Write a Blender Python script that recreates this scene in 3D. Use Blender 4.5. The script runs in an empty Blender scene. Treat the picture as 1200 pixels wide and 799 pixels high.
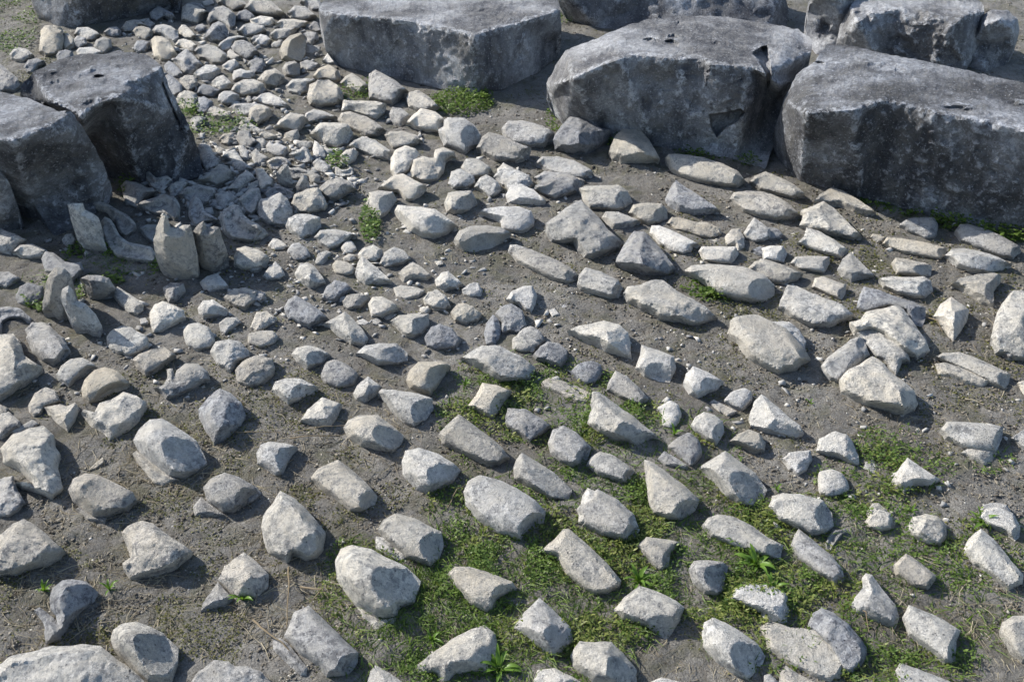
import bpy, math, random
import numpy as np
from mathutils import Vector, noise
from mathutils.geometry import delaunay_2d_cdt
random.seed(7); RNG = np.random.default_rng(7)
scene = bpy.context.scene
COL = scene.collection

# ---------------------------------------------------------------- camera
CAMZ, PITCH, FPX = 2.3, math.radians(36.0), 1100.0
cam_d = bpy.data.cameras.new('camera'); cam = bpy.data.objects.new('camera', cam_d); COL.objects.link(cam)
cam.location = (0, 0, CAMZ); cam.rotation_euler = (math.pi / 2 - PITCH, 0, 0)
cam_d.sensor_width = 36.0; cam_d.lens = 36.0 * FPX / 1200.0; cam_d.clip_end = 2000.0; cam_d.clip_start = 0.05
scene.camera = cam
# ---------------------------------------------------------------- light
SUN_AZ, SUN_EL = math.radians(-63.0), math.radians(34.0)      # azimuth from +Y, negative = towards -X
world = bpy.data.worlds.new('World'); scene.world = world; world.use_nodes = True
wn = world.node_tree.nodes; wl = world.node_tree.links
sky = wn.new('ShaderNodeTexSky'); sky.sky_type = 'NISHITA'; sky.sun_disc = False
sky.sun_elevation = SUN_EL; sky.sun_rotation = SUN_AZ
wl.new(sky.outputs[0], wn['Background'].inputs[0]); wn['Background'].inputs[1].default_value = 0.13
sun_d = bpy.data.lights.new('sun', 'SUN'); sun = bpy.data.objects.new('sun', sun_d); COL.objects.link(sun)
sun_d.energy = 4.7; sun_d.angle = math.radians(0.53); sun_d.color = (1.0, 0.955, 0.88)
SUNV = Vector((math.sin(SUN_AZ) * math.cos(SUN_EL), math.cos(SUN_AZ) * math.cos(SUN_EL), math.sin(SUN_EL)))
sun.rotation_euler = SUNV.to_track_quat('Z', 'Y').to_euler(); sun.location = (-6, 6, 6)
scene.view_settings.view_transform = 'Standard'; scene.view_settings.look = 'None'
scene.view_settings.exposure = 0.76; scene.view_settings.gamma = 1.0
scene.cycles.max_bounces = 5; scene.cycles.diffuse_bounces = 3

# ---------------------------------------------------------------- ground points from map positions
sp, cp = math.sin(PITCH), math.cos(PITCH)
CAM = np.array([0, 0, CAMZ])
def rays(xy):
    xy = np.asarray(xy, float).reshape(-1, 2)
    a = (xy[:, 0] - 600.0) / FPX; b = -(xy[:, 1] - 399.5) / FPX
    return np.stack([a, b * sp + cp, b * cp - sp], 1)         # not normalised: forward component is 1
def atz(xy, z):
    d = rays(xy); t = (np.asarray(z, float) - CAMZ) / d[:, 2]
    return CAM + d * t[:, None], t
def at(x, y, z=0.0):
    return atz([(x, y)], z)[0][0]

# ---------------------------------------------------------------- materials
def nodes_of(name, rough=0.85):
    m = bpy.data.materials.new(name); m.use_nodes = True
    nt = m.node_tree; b = nt.nodes['Principled BSDF']; b.inputs['Roughness'].default_value = rough
    b.inputs['Specular IOR Level'].default_value = 0.25
    return m, nt, b
def N(nt, t, **kw):
    n = nt.nodes.new(t)
    for k, v in kw.items():
        if k.startswith('i_'):
            n.inputs[k[2:].replace('_', ' ')].default_value = v
        else: setattr(n, k, v)
    return n
def ramp(nt, src, stops, interp='LINEAR'):
    r = nt.nodes.new('ShaderNodeValToRGB'); r.color_ramp.interpolation = interp
    el = r.color_ramp.elements
    while len(el) < len(stops): el.new(0.5)
    for e, (p, c) in zip(el, stops):
        e.position = p; e.color = (c, c, c, 1) if not isinstance(c, tuple) else (*c, 1)
    nt.links.new(src, r.inputs[0]); return r.outputs[0]
def mix(nt, fac, a, b, mode='MIX'):
    m = nt.nodes.new('ShaderNodeMix'); m.data_type = 'RGBA'; m.blend_type = mode
    for s, v in ((m.inputs[0], fac), (m.inputs[6], a), (m.inputs[7], b)):
        if hasattr(v, 'links'): nt.links.new(v, s)
        elif isinstance(v, tuple): s.default_value = (*v, 1)
        else: s.default_value = v
    return m.outputs[2]
def noi(nt, vec, scale, detail=4, rough=0.6, dist=0.0):
    n = N(nt, 'ShaderNodeTexNoise'); n.inputs['Scale'].default_value = scale; n.inputs['Detail'].default_value = detail
    n.inputs['Roughness'].default_value = rough; n.inputs['Distortion'].default_value = dist
    nt.links.new(vec, n.inputs['Vector']); return n.outputs[0]
def math_(nt, op, a, b=0.0):
    m = nt.nodes.new('ShaderNodeMath'); m.operation = op
    for s, v in ((m.inputs[0], a), (m.inputs[1], b)):
        if hasattr(v, 'links'): nt.links.new(v, s)
        else: s.default_value = v
    return m.outputs[0]
def bump(nt, b, hs, strength=1.0, dist=0.004):
    prev = None
    for h, s, d in hs:
        n = nt.nodes.new('ShaderNodeBump'); n.inputs['Strength'].default_value = s; n.inputs['Distance'].default_value = d
        nt.links.new(h, n.inputs['Height'])
        if prev: nt.links.new(prev, n.inputs['Normal'])
        prev = n.outputs[0]
    nt.links.new(prev, b.inputs['Normal'])

def stone_mat(name, base, dark, warm, pit=0.5, blotch=0.5, big=1.0, crust=None):
    """marble: base grain, dark lichen blotches, warm soil staining, black pits"""
    m, nt, b = nodes_of(name, 0.88)
    tc = N(nt, 'ShaderNodeTexCoord'); oi = N(nt, 'ShaderNodeObjectInfo')
    off = nt.nodes.new('ShaderNodeVectorMath'); off.operation = 'ADD'
    cmb = nt.nodes.new('ShaderNodeCombineXYZ')
    r37 = math_(nt, 'MULTIPLY', oi.outputs['Random'], 37.0)
    for k in range(3): nt.links.new(r37, cmb.inputs[k])
    nt.links.new(tc.outputs['Object'], off.inputs[0]); nt.links.new(cmb.outputs[0], off.inputs[1])
    v = off.outputs[0]
    n0 = noi(nt, v, 4 / big, 3, 0.5, 0.2); n1 = noi(nt, v, 14 / big, 5, 0.65, 0.4); n2 = noi(nt, v, 40 / big, 8, 0.78, .3)
    n3 = noi(nt, v, 260 / big, 5, 0.75); n4 = noi(nt, v, 120 / big, 4, 0.65)
    c = mix(nt, ramp(nt, n1, [(0.35, 0.0), (0.65, 1.0)]), base, warm)
    c = mix(nt, 1.0, c, ramp(nt, oi.outputs['Random'], [(0.0, 0.74), (0.25, 1.08), (0.5, .86), (.75, 1.15), (1.0, .95)]), 'MULTIPLY')
    hue = math_(nt, 'FRACT', math_(nt, 'MULTIPLY', oi.outputs['Random'], 7.31))
    c = mix(nt, 1.0, c, ramp(nt, hue, [(0.0, (.96, .98, 1.02)), (.5, (1.0, 1.0, .99)), (1.0, (1.04, 1.0, .93))]), 'MULTIPLY')
    bl = math_(nt, 'MULTIPLY', ramp(nt, n2, [(0.46, 0.0), (0.54, 1.0)]), ramp(nt, n1, [(0.40, 1.0), (0.60, 0.15)]))
    c = mix(nt, math_(nt, 'MULTIPLY', bl, blotch), c, dark)
    if crust:
        g = N(nt, 'ShaderNodeNewGeometry')
        edge = ramp(nt, g.outputs['Pointiness'], [(0.505, 0.0), (0.53, 1.0)])
        mp = N(nt, 'ShaderNodeMapping'); mp.inputs['Scale'].default_value = (1, 1, .16); nt.links.new(v, mp.inputs[0])
        st = noi(nt, mp.outputs[0], 11, 5, .7, .3)
        c = mix(nt, ramp(nt, st, [(.44, 0.0), (.60, .75)]), c, dark)
        c = mix(nt, ramp(nt, n0, [(.46, 0.0), (.62, .55)]), c, tuple(.5 * a_ + .5 * b_ for a_, b_ in zip(base, crust)))
        cr = math_(nt, 'MULTIPLY', math_(nt, 'ADD', math_(nt, 'MULTIPLY', edge, .9), ramp(nt, n0, [(0.46, 0.10), (0.66, .7)])), ramp(nt, n2, [(0.46, 0.0), (0.55, 1.0)]))
        c = mix(nt, cr, c, crust)
        sp = ramp(nt, n4, [(0.60, 0.0), (0.66, .8)]); c = mix(nt, sp, c, crust)
    c = mix(nt, 1.0, c, ramp(nt, n0, [(0.3, 0.80), (0.5, 1.0), (0.7, 1.10)]), 'MULTIPLY')
    c = mix(nt, 0.6, c, ramp(nt, n3, [(0.28, 0.66), (0.5, 1.0), (0.72, 1.2)]), 'MULTIPLY')
    c = mix(nt, 0.5, c, ramp(nt, n4, [(0.3, 0.72), (0.5, 1.0), (0.72, 1.15)]), 'MULTIPLY')
    vo = N(nt, 'ShaderNodeTexVoronoi'); vo.inputs['Scale'].default_value = 95 / big; nt.links.new(v, vo.inputs['Vector'])
    pits = math_(nt, 'MULTIPLY', ramp(nt, vo.outputs['Distance'], [(0.14, 1.0), (0.30, 0.0)]), ramp(nt, n2, [(0.50, 0.0), (0.58, 1.0)]))
    c = mix(nt, math_(nt, 'MULTIPLY', pits, pit), c, (dark[0] * 0.4, dark[1] * 0.4, dark[2] * 0.4))
    nt.links.new(c, b.inputs['Base Color'])
    hb = math_(nt, 'SUBTRACT', n2, math_(nt, 'MULTIPLY', pits, 0.5))
    bump(nt, b, [(hb, 0.9, 0.028 * big), (n4, 0.9, 0.013 * big), (n3, 0.8, 0.006 * big)])
    return m
MAT = {
 'w': stone_mat('pale_marble', (.77, .745, .70), (.32, .315, .31), (.71, .67, .60), .6, .6),
 'l': stone_mat('light_grey_marble', (.68, .66, .62), (.25, .25, .25), (.62, .585, .52), .85, .8),
 'g': stone_mat('grey_marble', (.57, .555, .53), (.19, .19, .195), (.53, .50, .45), .9, .85),
 'b': stone_mat('blue_grey_marble', (.44, .45, .47), (.125, .13, .15), (.42, .41, .395), .85, .85),
 't': stone_mat('tan_stone', (.60, .57, .51), (.28, .265, .24), (.55, .505, .43), .6, .55),
 'k': stone_mat('weathered_dark_block_stone', (.165, .168, .18), (.045, .047, .056), (.20, .197, .192), .8, .9, 1.5, (.50, .52, .56)),
 'm': stone_mat('weathered_block_stone', (.27, .272, .285), (.07, .072, .085), (.29, .28, .268), .8, .85, 1.4, (.60, .61, .63)),
}
def leaf_mat(name, c1, c2, rough=0.5):
    m, nt, b = nodes_of(name, rough)
    g = N(nt, 'ShaderNodeNewGeometry')
    c = mix(nt, g.outputs['Random Per Island'], c1, c2)
    nt.links.new(c, b.inputs['Base Color'])
    tr = nt.nodes.new('ShaderNodeBsdfTranslucent'); nt.links.new(mix(nt, 1.0, c, (1.2, 1.3, 0.6), 'MULTIPLY'), tr.inputs[0])
    ms = nt.nodes.new('ShaderNodeMixShader'); ms.inputs[0].default_value = 0.35
    out = nt.nodes['Material Output']
    nt.links.new(b.outputs[0], ms.inputs[1]); nt.links.new(tr.outputs[0], ms.inputs[2]); nt.links.new(ms.outputs[0], out.inputs[0])
    return m
M_CLOVER = leaf_mat('clover_leaf', (.045, .09, .018), (.16, .225, .05))
M_MOSS = leaf_mat('dull_ground_weed', (.05, .06, .02), (.16, .155, .05))
M_WEED = leaf_mat('broad_weed_leaf', (.07, .15, .02), (.15, .24, .04), 0.4)
M_DRY = leaf_mat('dry_straw', (.13, .105, .075), (.42, .37, .28), 0.8)
M_TWIG = leaf_mat('dead_stem', (.25, .19, .12), (.33, .27, .19), 0.8)
def soil_mat():
    m, nt, b = nodes_of('dry_soil', 0.95)
    tc = N(nt, 'ShaderNodeTexCoord'); v = tc.outputs['Object']
    n1 = noi(nt, v, 2.2, 5, 0.6); n2 = noi(nt, v, 28, 6, 0.72); n3 = noi(nt, v, 190, 4, 0.75); n4 = noi(nt, v, 75, 4, 0.7)
    c = mix(nt, ramp(nt, n1, [(0.38, 0.0), (0.62, 1.0)]), (.160, .152, .138), (.255, .244, .224))
    c = mix(nt, math_(nt, 'MULTIPLY', ramp(nt, n2, [(0.5, 0.0), (0.64, 1.0)]), .55), c, (.115, .097, .074))
    c = mix(nt, 0.95, c, ramp(nt, n3, [(0.28, 0.42), (0.5, 1.0), (0.70, 1.6)]), 'MULTIPLY')
    vo = N(nt, 'ShaderNodeTexVoronoi'); vo.inputs['Scale'].default_value = 85; nt.links.new(v, vo.inputs['Vector'])
    sep = nt.nodes.new('ShaderNodeSeparateColor'); nt.links.new(vo.outputs['Color'], sep.inputs[0])
    gv = math_(nt, 'MULTIPLY', ramp(nt, vo.outputs['Distance'], [(0.22, 1.0), (0.34, 0.0)]), ramp(nt, sep.outputs[0], [(0.80, 0.0), (0.84, 1.0)]))
    c = mix(nt, math_(nt, 'MULTIPLY', gv, .5), c, (.36, .335, .29))
    n5 = noi(nt, v, 5.5, 6, .7, .5)
    c = mix(nt, ramp(nt, n5, [(.50, 0.0), (.62, .6)]), c, (.120, .118, .072))
    c = mix(nt, ramp(nt, n5, [(.30, .5), (.42, 0.0)]), c, (.33, .31, .28))
    nt.links.new(c, b.inputs['Base Color'])
    bump(nt, b, [(n2, .9, .035), (n4, .9, .014), (n3, .8, .006), (gv, .8, .006)])
    return m
M_SOIL = soil_mat()

# ---------------------------------------------------------------- object helpers
def link(name, verts, faces, mat, origin=(0, 0, 0), parent=None, smooth=True, sharp=33):
    me = bpy.data.meshes.new(name)
    o = np.asarray(origin, float); vs = np.asarray(verts, float) - o
    me.from_pydata(vs.tolist(), [], faces if isinstance(faces, list) else faces.tolist())
    me.materials.append(mat)
    if smooth: me.polygons.foreach_set('use_smooth', [True] * len(me.polygons))
    me.update()
    if smooth: me.set_sharp_from_angle(angle=math.radians(sharp))
    ob = bpy.data.objects.new(name, me); COL.objects.link(ob)
    if parent: ob.parent = parent
    else: ob.location = o
    return ob
def fast_mesh(name, V, F, mat, kind='stuff', smooth=False):
    """V (n,3), F (m,k) arrays"""
    me = bpy.data.meshes.new(name); k = F.shape[1]
    me.vertices.add(len(V)); me.vertices.foreach_set('co', V.astype(np.float32).ravel())
    me.loops.add(F.size); me.loops.foreach_set('vertex_index', F.astype(np.int32).ravel())
    me.polygons.add(len(F)); me.polygons.foreach_set('loop_start', np.arange(0, F.size, k, dtype=np.int32))
    me.polygons.foreach_set('loop_total', np.full(len(F), k, dtype=np.int32))
    if smooth: me.polygons.foreach_set('use_smooth', np.ones(len(F), bool))
    me.materials.append(mat); me.update(calc_edges=True); me.validate()
    ob = bpy.data.objects.new(name, me); COL.objects.link(ob)
    if kind: ob['kind'] = kind
    return ob
def tag(o, label, cat, group=None):
    o['label'] = label; o['category'] = cat
    if group: o['group'] = group
def empty(name, loc):
    o = bpy.data.objects.new(name, None); COL.objects.link(o); o.location = loc; o.empty_display_size = .05
    return o

# ---------------------------------------------------------------- value noise on arrays
_perm = RNG.random((64, 64, 64))
def vnoise(P):
    P = np.asarray(P, float); i = np.floor(P).astype(int); f = P - i; f = f * f * (3 - 2 * f); i %= 64; j = (i + 1) % 64
    x0, y0, z0 = i.T; x1, y1, z1 = j.T; fx, fy, fz = f.T; p = _perm
    a = p[x0, y0, z0] * (1 - fx) + p[x1, y0, z0] * fx; b = p[x0, y1, z0] * (1 - fx) + p[x1, y1, z0] * fx
    c = p[x0, y0, z1] * (1 - fx) + p[x1, y0, z1] * fx; d = p[x0, y1, z1] * (1 - fx) + p[x1, y1, z1] * fx
    return (a * (1 - fy) + b * fy) * (1 - fz) + (c * (1 - fy) + d * fy) * fz
def fbm(P, s, o=4):
    P = np.asarray(P, float) * s; r = 0; a = 1.0; t = 0
    for k in range(o): r = r + a * (vnoise(P + 17.3 * k) - .5); t += a; a *= .55; P = P * 2.03
    return r / t * 2
def ground_z(x, y):
    P = np.stack([np.asarray(x, float), np.asarray(y, float), np.zeros_like(np.asarray(x, float))], -1).reshape(-1, 3) + 20
    return (fbm(P, 2.3, 2) * .010 + fbm(P, 13.0, 3) * .011 - .004)

# ---------------------------------------------------------------- outline maths
def resample(poly, step):
    poly = np.asarray(poly, float); out = []
    for a, b in zip(poly, np.roll(poly, -1, 0)):
        n = max(1, int(round(np.linalg.norm(b - a) / step)))
        out += [a + (b - a) * k / n for k in range(n)]
    return np.array(out)
def chaikin(p):
    q = np.roll(p, -1, 0); return np.stack([p * .86 + q * .14, p * .14 + q * .86], 1).reshape(-1, 2)
def area(p):
    x, y = p.T; return .5 * np.sum(x * np.roll(y, -1) - np.roll(x, -1) * y)
def inside(pts, poly):
    x, y = pts.T; r = np.zeros(len(pts), bool)
    for (x1, y1), (x2, y2) in zip(poly, np.roll(poly, -1, 0)):
        c = ((y1 > y) != (y2 > y)) & (x < (x2 - x1) * (y - y1) / (y2 - y1 + 1e-12) + x1); r ^= c
    return r
def dist_poly(pts, poly):
    a = poly[None]; b = np.roll(poly, -1, 0)[None]; p = pts[:, None]
    ab = b - a; t = np.clip(((p - a) * ab).sum(2) / ((ab ** 2).sum(2) + 1e-12), 0, 1)
    return np.sqrt((((a + ab * t[..., None]) - p) ** 2).sum(2)).min(1)
def cdt(contour, inner, extra=None):
    pts = np.vstack([contour, inner]); n = len(contour)
    ed = [(i, (i + 1) % n) for i in range(n)] + (extra or [])
    v, e, f, ov, oe, of = delaunay_2d_cdt([Vector(p) for p in pts], ed, [list(range(n))], 1, 1e-5, True)
    src = [o[0] if o else -1 for o in ov]
    V_ = np.array([tuple(q) for q in v]); Fa = np.array([list(t) for t in f])
    ok = inside(V_[Fa].mean(1), np.asarray(contour)); f = Fa[ok]
    return np.array([tuple(q) for q in v]), [list(t) for t in f], src
def grid_in(poly, step):
    mn, mx = poly.min(0), poly.max(0)
    gx, gy = np.meshgrid(np.arange(mn[0], mx[0], step), np.arange(mn[1], mx[1], step * .87))
    gx = gx + (np.arange(gx.shape[0]) % 2)[:, None] * step * .5
    g = np.stack([gx.ravel(), gy.ravel()], 1) + RNG.uniform(-.22, .22, (gx.size, 2)) * step
    g = g[inside(g, poly)]
    return g[dist_poly(g, poly) > step * .45] if len(g) else g

def close_back(V, F, ring, phi_cot):
    """skirt from the outline down to the ground on the far side, and a bottom"""
    n0 = len(V); R = V[ring]; c = R.mean(0); z = np.maximum(R[:, 2], 0)
    away = R[:, :2] - CAM[:2]; away /= np.linalg.norm(away, axis=1)[:, None]
    r1 = R.copy(); r1[:, :2] += away * (z * .33 * phi_cot)[:, None]; r1[:, 2] = z * .5 - .004
    r2 = R.copy(); r2[:, :2] += away * (z * .28 * phi_cot)[:, None]; r2[:, :2] += (c[:2] - r2[:, :2]) * .10; r2[:, 2] = -.035
    n = len(ring); F = list(F)
    ids = [list(range(n0, n0 + n)), list(range(n0 + n, n0 + 2 * n)), list(range(n0 + 2 * n, n0 + 3 * n))]
    for a, b in ((0, 1), (1, 2)):
        for i in range(n):
            j = (i + 1) % n; F.append([ids[a][j], ids[a][i], ids[b][i], ids[b][j]])
    V = np.vstack([V, R, r1, r2, [[c[0], c[1], -.035]]]); k = len(V) - 1
    for i in range(n): F.append([ids[2][(i + 1) % n], ids[2][i], k])
    return V, F

HF = dict(c=.86, r=.78, a=.8, o=.74, p=.3, v=.85, u=1.0)
def stone_mesh(typ, poly, creases, seed, hscale=1.0, ribs=False):
    rng = np.random.default_rng(seed)
    poly = np.asarray(poly, float)
    if area(poly) < 0: poly = poly[::-1]          # image y is down: positive area = clockwise seen on screen
    A = abs(area(poly)); size = math.sqrt(A)
    step = min(max(size / 23, .95), 3.2)
    if typ == 'o': poly = chaikin(chaikin(poly))
    elif typ in 'v': poly = chaikin(poly)
    cont = resample(poly, step)
    jit = {'a': .012, 'c': .010, 'o': .006, 'p': .02, 'r': .022, 'v': .012, 'u': .015}[typ] * size
    th = np.arange(len(cont)) * (step / (size * .16)) + seed % 50
    wob = np.stack([vnoise(np.stack([th, th * 0 + 3.1, th * 0 + k], 1)) - .5 for k in (1.5, 9.5)], 1)
    cont = cont + wob * 2 * jit
    cen = cont.mean(0)
    inner = grid_in(cont, step)
    if len(inner) < 3: inner = np.array([cen, cen + (.3, .2), cen + (-.3, .25)])
    creases = list(creases); auto = False
    if typ == 'c' and not creases and size > 14:      # added cut face across the axis, shaped to darken the tile's lower end
        qq = cont - cen; ev, ec = np.linalg.eigh(qq.T @ qq)
        if ev[1] > ev[0] * 1.5:
            ax = ec[:, 1] * (1 if ec[0, 1] > 0 else -1); ext = (qq @ ax).max(); nx_ = np.array([-ax[1], ax[0]]); hw_ = np.abs(qq @ nx_).max()
            m_ = cen + ax * ext * rng.uniform(.62, .80); tl = ax * rng.uniform(-.25, .25) * hw_
            creases = [(*(m_ - nx_ * hw_ * .8 - tl), *(m_ + nx_ * hw_ * .8 + tl))]; auto = True
    arc = .30 if typ == 'c' else 0.0
    crp = []; cre = []; off = len(cont)
    for (x1, y1, x2, y2) in creases:
        a = np.array([x1, y1]); b = np.array([x2, y2]); m = (a + b) / 2; b = m + (b - m) * 1.5; a = m - (m - a) * 1.5
        pts = np.array([a + (b - a) * f for f in np.linspace(0, 1, max(5, int(np.linalg.norm(b - a) / step)))])
        nl = np.array([-(b - a)[1], (b - a)[0]]) / (np.linalg.norm(b - a) + 1e-9)
        hl = np.linalg.norm(b - a) / 3; sgn = 1.0 if nl[0] > 0 else -1.0
        bow = lambda p: arc * hl * np.clip(1 - (((p - m) @ ((b - a) / (3 * hl))) / hl) ** 2, 0, 1)
        if arc: pts = pts - nl * sgn * bow(pts)[:, None]
        pts = pts[inside(pts, cont)]
        if len(pts): pts = pts[dist_poly(pts, cont) > step * .5]
        if len(pts) < 2: continue
        inner = inner[np.abs((inner - a) @ nl * sgn + bow(inner)) > step * .45]
        crp.append(pts)
    for pts in crp:
        inner = np.vstack([pts, inner]) if len(inner) else pts
    P2, F, src = cdt(cont, inner)
    # which output vertices are outline vertices, in order
    n = len(cont); ring = [-1] * n
    for k, s in enumerate(src):
        if 0 <= s < n: ring[s] = k
    ring = [r for r in ring if r >= 0]
    isr = np.zeros(len(P2), bool); isr[ring] = True
    d = dist_poly(P2, cont); d[isr] = 0; w = max(d.max(), 1.0); D = np.clip(d / w, 0, 1)
    g0 = at(cen[0], cen[1]); dist0 = np.linalg.norm(g0 - CAM); ppm = FPX / (rays([cen])[0] * 0 + (g0 - CAM) @ np.array([0, cp, -sp]))[0]
    sphi = CAMZ / dist0; cphi = math.sqrt(1 - sphi ** 2); cot = cphi / sphi
    C = P2[ring]
    # height of the outline above the ground from the direction it faces
    tg = np.roll(C, -1, 0) - np.roll(C, 1, 0); nrm = np.stack([tg[:, 1], -tg[:, 0]], 1)   # outward for positive area
    if typ == 'u':
        zi = (C[:, 1].max() - C[:, 1]) / ppm / cphi * .92
    else:
        kwin = max(1, int(w * .55 / step)); acc = np.zeros_like(nrm)
        for k in range(-kwin, kwin + 1): acc += np.roll(nrm, k, 0)
        acc /= np.linalg.norm(acc, axis=1)[:, None] + 1e-9
        s = np.clip(.5 - .5 * acc[:, 1] * 1.15, 0, 1) ** 1.15
        zi = HF[typ] * 2 * cphi / (1 + sphi) * hscale * w / ppm * s * (1 + (hscale - 1) * .5 * (vnoise(np.stack([np.arange(len(s)) * .6, s * 0 + seed % 30, s * 0], 1)) - .3))
    zi = zi + .001
    R3, tr = atz(C, zi)
    W = 1.0 / (((P2[:, None] - C[None]) ** 2).sum(2) + .3) ** 1.25; W /= W.sum(1)[:, None]
    invt = W @ (1 / tr); invt[ring] = 1 / tr; t = 1 / invt
    # bulge towards the viewer's side, pixels
    q = P2 - cen
    if typ == 'c':
        qq = C - cen; cov = qq.T @ qq; ev, ec = np.linalg.eigh(cov)
        ax = ec[:, 1] if ev[1] > ev[0] * 1.35 else np.array([math.cos(.55), math.sin(.55)])
        nn = np.array([-ax[1], ax[0]]); vv = q @ nn; vc = qq @ nn
        hw = np.where(vv > 0, vc.max(), -vc.min()); B = w * .82 * np.clip(1 - .985 * (vv / hw) ** 2, 0, 1) ** .68
        B = np.minimum(B, 2.6 * d)
    elif typ == 'o': B = w * .78 * np.sqrt(np.clip(1 - (1 - D) ** 2, 0, 1))
    elif typ in 'ra':
        B = w * .95 * np.minimum(1, np.sqrt(np.clip(1 - (1 - D) ** 2, 0, 1)) * 1.05)
        if typ == 'a': B = np.minimum(w * .9, d * 1.25)
        a0 = rng.uniform(0, 6.28); nf = 4 if creases else (5 if typ == 'r' else 4)
        for k in range(nf):
            a_ = a0 + k * 6.28 / nf + rng.uniform(-.5, .5); dr = np.array([math.cos(a_), math.sin(a_)])
            ext = ((C - cen) @ dr).max() + 1e-6
            B = np.minimum(B, w * rng.uniform(.80, 1.15) * (1.0 + .12 - rng.uniform(.45, 1.15) * np.maximum(-.4, (q @ dr) / ext)))
    elif typ == 'p': B = np.minimum(w * .28, d * 1.1)
    elif typ == 'u': B = np.minimum(w * .6, d * 1.2)
    elif typ == 'v':
        f1 = np.clip(D / .32, 0, 1); f2 = np.clip((D - .25) / .75, 0, 1)
        B = w * (.75 * f1 * (2 - f1) - .42 * f2 * f2 * (3 - 2 * f2))
    nc = 0
    if ribs and typ == 'c': B = B + w * .045 * np.cos((q @ nn) / w * 11.0) * np.clip(D * 3, 0, 1)
    for (x1, y1, x2, y2) in creases:
        a = np.array([x1, y1]); u = np.array([x2, y2]) - a; L = np.linalg.norm(u) + 1e-9; nn = np.array([-u[1], u[0]]) / L
        sd = (P2 - a) @ nn; fr = (sd > 0).mean()
        if fr > .5: nn = -nn; fr = 1 - fr
        if fr > .24 and nn[0] < 0: nn = -nn
        qd = (P2 - a) @ nn; dm = ((C - a) @ nn).max() + 1e-6
        if arc and nn[0] > 0:
            mm = np.array([(x1 + x2) / 2, (y1 + y2) / 2]); qd = qd + arc * L * .5 * np.clip(1 - (((P2 - mm) @ (u / L)) / (L * .5)) ** 2, 0, 1)
        bref = min(max(w * 1.15, .95 * dm), 1.6 * w); dneg = -((C - a) @ nn).min() + 1e-6
        if nc == 0: B = B * max(1.25, bref / w * 1.1)
        nc += 1
        B = np.minimum(B, np.where(qd < 0, bref * (1 + .5 * qd / dneg), bref * np.clip(1 - qd / dm, 0, 1) ** 1.1))
    B = np.minimum(B, 2.8 * d)
    P3 = CAM + rays(P2) * t[:, None]
    amp = {'r': .17, 'a': .09, 'c': .045, 'o': .075, 'p': .10, 'v': .22, 'u': .12}[typ]
    nz = fbm(P3 * (ppm / w) + seed % 40, 1.15, 4) * amp + fbm(P3 * (ppm / w) + seed % 31, 4.0, 3) * amp * .45 + fbm(P3 * (ppm / w) + seed % 17, 9.0, 2) * .035
    if typ in 'ra':                                 # stepped fracture planes
        nz = nz + (np.abs(fbm(P3 * (ppm / w) + seed % 23, .8, 2)) * -.22 + .06)
    B = B + w * nz * np.clip(D * 3.5, 0, 1)
    B = np.where(isr, 0, B)
    P3 = P3 - rays(P2) / np.linalg.norm(rays(P2), axis=1)[:, None] * (B / ppm)[:, None]
    P3[:, 2] = np.maximum(P3[:, 2], .0)
    # faces must look at the camera: flip if needed
    f0 = F[len(F) // 2]; nv = np.cross(P3[f0[1]] - P3[f0[0]], P3[f0[2]] - P3[f0[0]])
    flips = 0
    for ff in F[:20]:
        nv = np.cross(P3[ff[1]] - P3[ff[0]], P3[ff[2]] - P3[ff[0]]); flips += 1 if nv @ (CAM - P3[ff[0]]) < 0 else -1
    if flips > 0: F = [ff[::-1] for ff in F]
    V, F2 = close_back(P3, F, ring, cot)
    V[:, 2] -= .004
    return V, F2, g0, cen, w

NAME = dict(c='tile_fragment', v='curved_tile_fragment', r='rock', a='wedge_stone', o='rounded_stone', p='flat_stone', u='upright_slab')
CATS = dict(c='tile fragment', v='curved fragment', r='rock', a='wedge stone', o='rounded stone', p='flat stone', u='stone slab')
GRPS = dict(c='marble tile fragments laid out in rows', v='curved marble fragments heaped on the soil', r='broken rocks laid out in rows', a='wedge shaped stones laid out in rows',
            o='rounded stones laid out in rows', p='flat chips lying on the soil', u='slabs standing upright on the soil')
# ---------------------------------------------------------------- the ground
def ground():
    xs = np.arange(-5.2, 5.2, .022); ys = np.arange(.6, 13.0, .022); ys = np.concatenate([np.arange(.6, 5.5, .020), np.arange(5.5, 14.0, .05)])
    X, Y = np.meshgrid(xs, ys); Z = ground_z(X.ravel(), Y.ravel()) + fbm(np.stack([X.ravel(), Y.ravel(), X.ravel() * 0], 1) + 40, 30.0, 3) * .009
    edge = np.minimum(np.minimum(X.ravel() + 5.2, 5.18 - X.ravel()), np.minimum(Y.ravel() - .6, 13.9 - Y.ravel())); Z *= np.clip(edge * 3, 0, 1)
    V = np.stack([X.ravel(), Y.ravel(), Z], 1); nx, ny = len(xs), len(ys)
    i = (np.arange(ny - 1)[:, None] * nx + np.arange(nx - 1)[None]).ravel(); F = np.stack([i, i + 1, i + 1 + nx, i + nx], 1)
    # outer skirt to the horizon
    x0, x1, y0, y1 = xs[0], xs[-1], ys[0], ys[-1]; b = len(V); L = 600.0
    outer = np.array([[x0, y0, 0], [x1, y0, 0], [x1, y1, 0], [x0, y1, 0], [-L, -L, 0], [L, -L, 0], [L, L, 0], [-L, L, 0]])
    V = np.vstack([V, outer]); F = np.vstack([F, [[b, b + 4, b + 5, b + 1], [b + 1, b + 5, b + 6, b + 2], [b + 2, b + 6, b + 7, b + 3], [b + 3, b + 7, b + 4, b]]])
    fast_mesh('ground', V, F, M_SOIL, 'structure', True)
ground()
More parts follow.
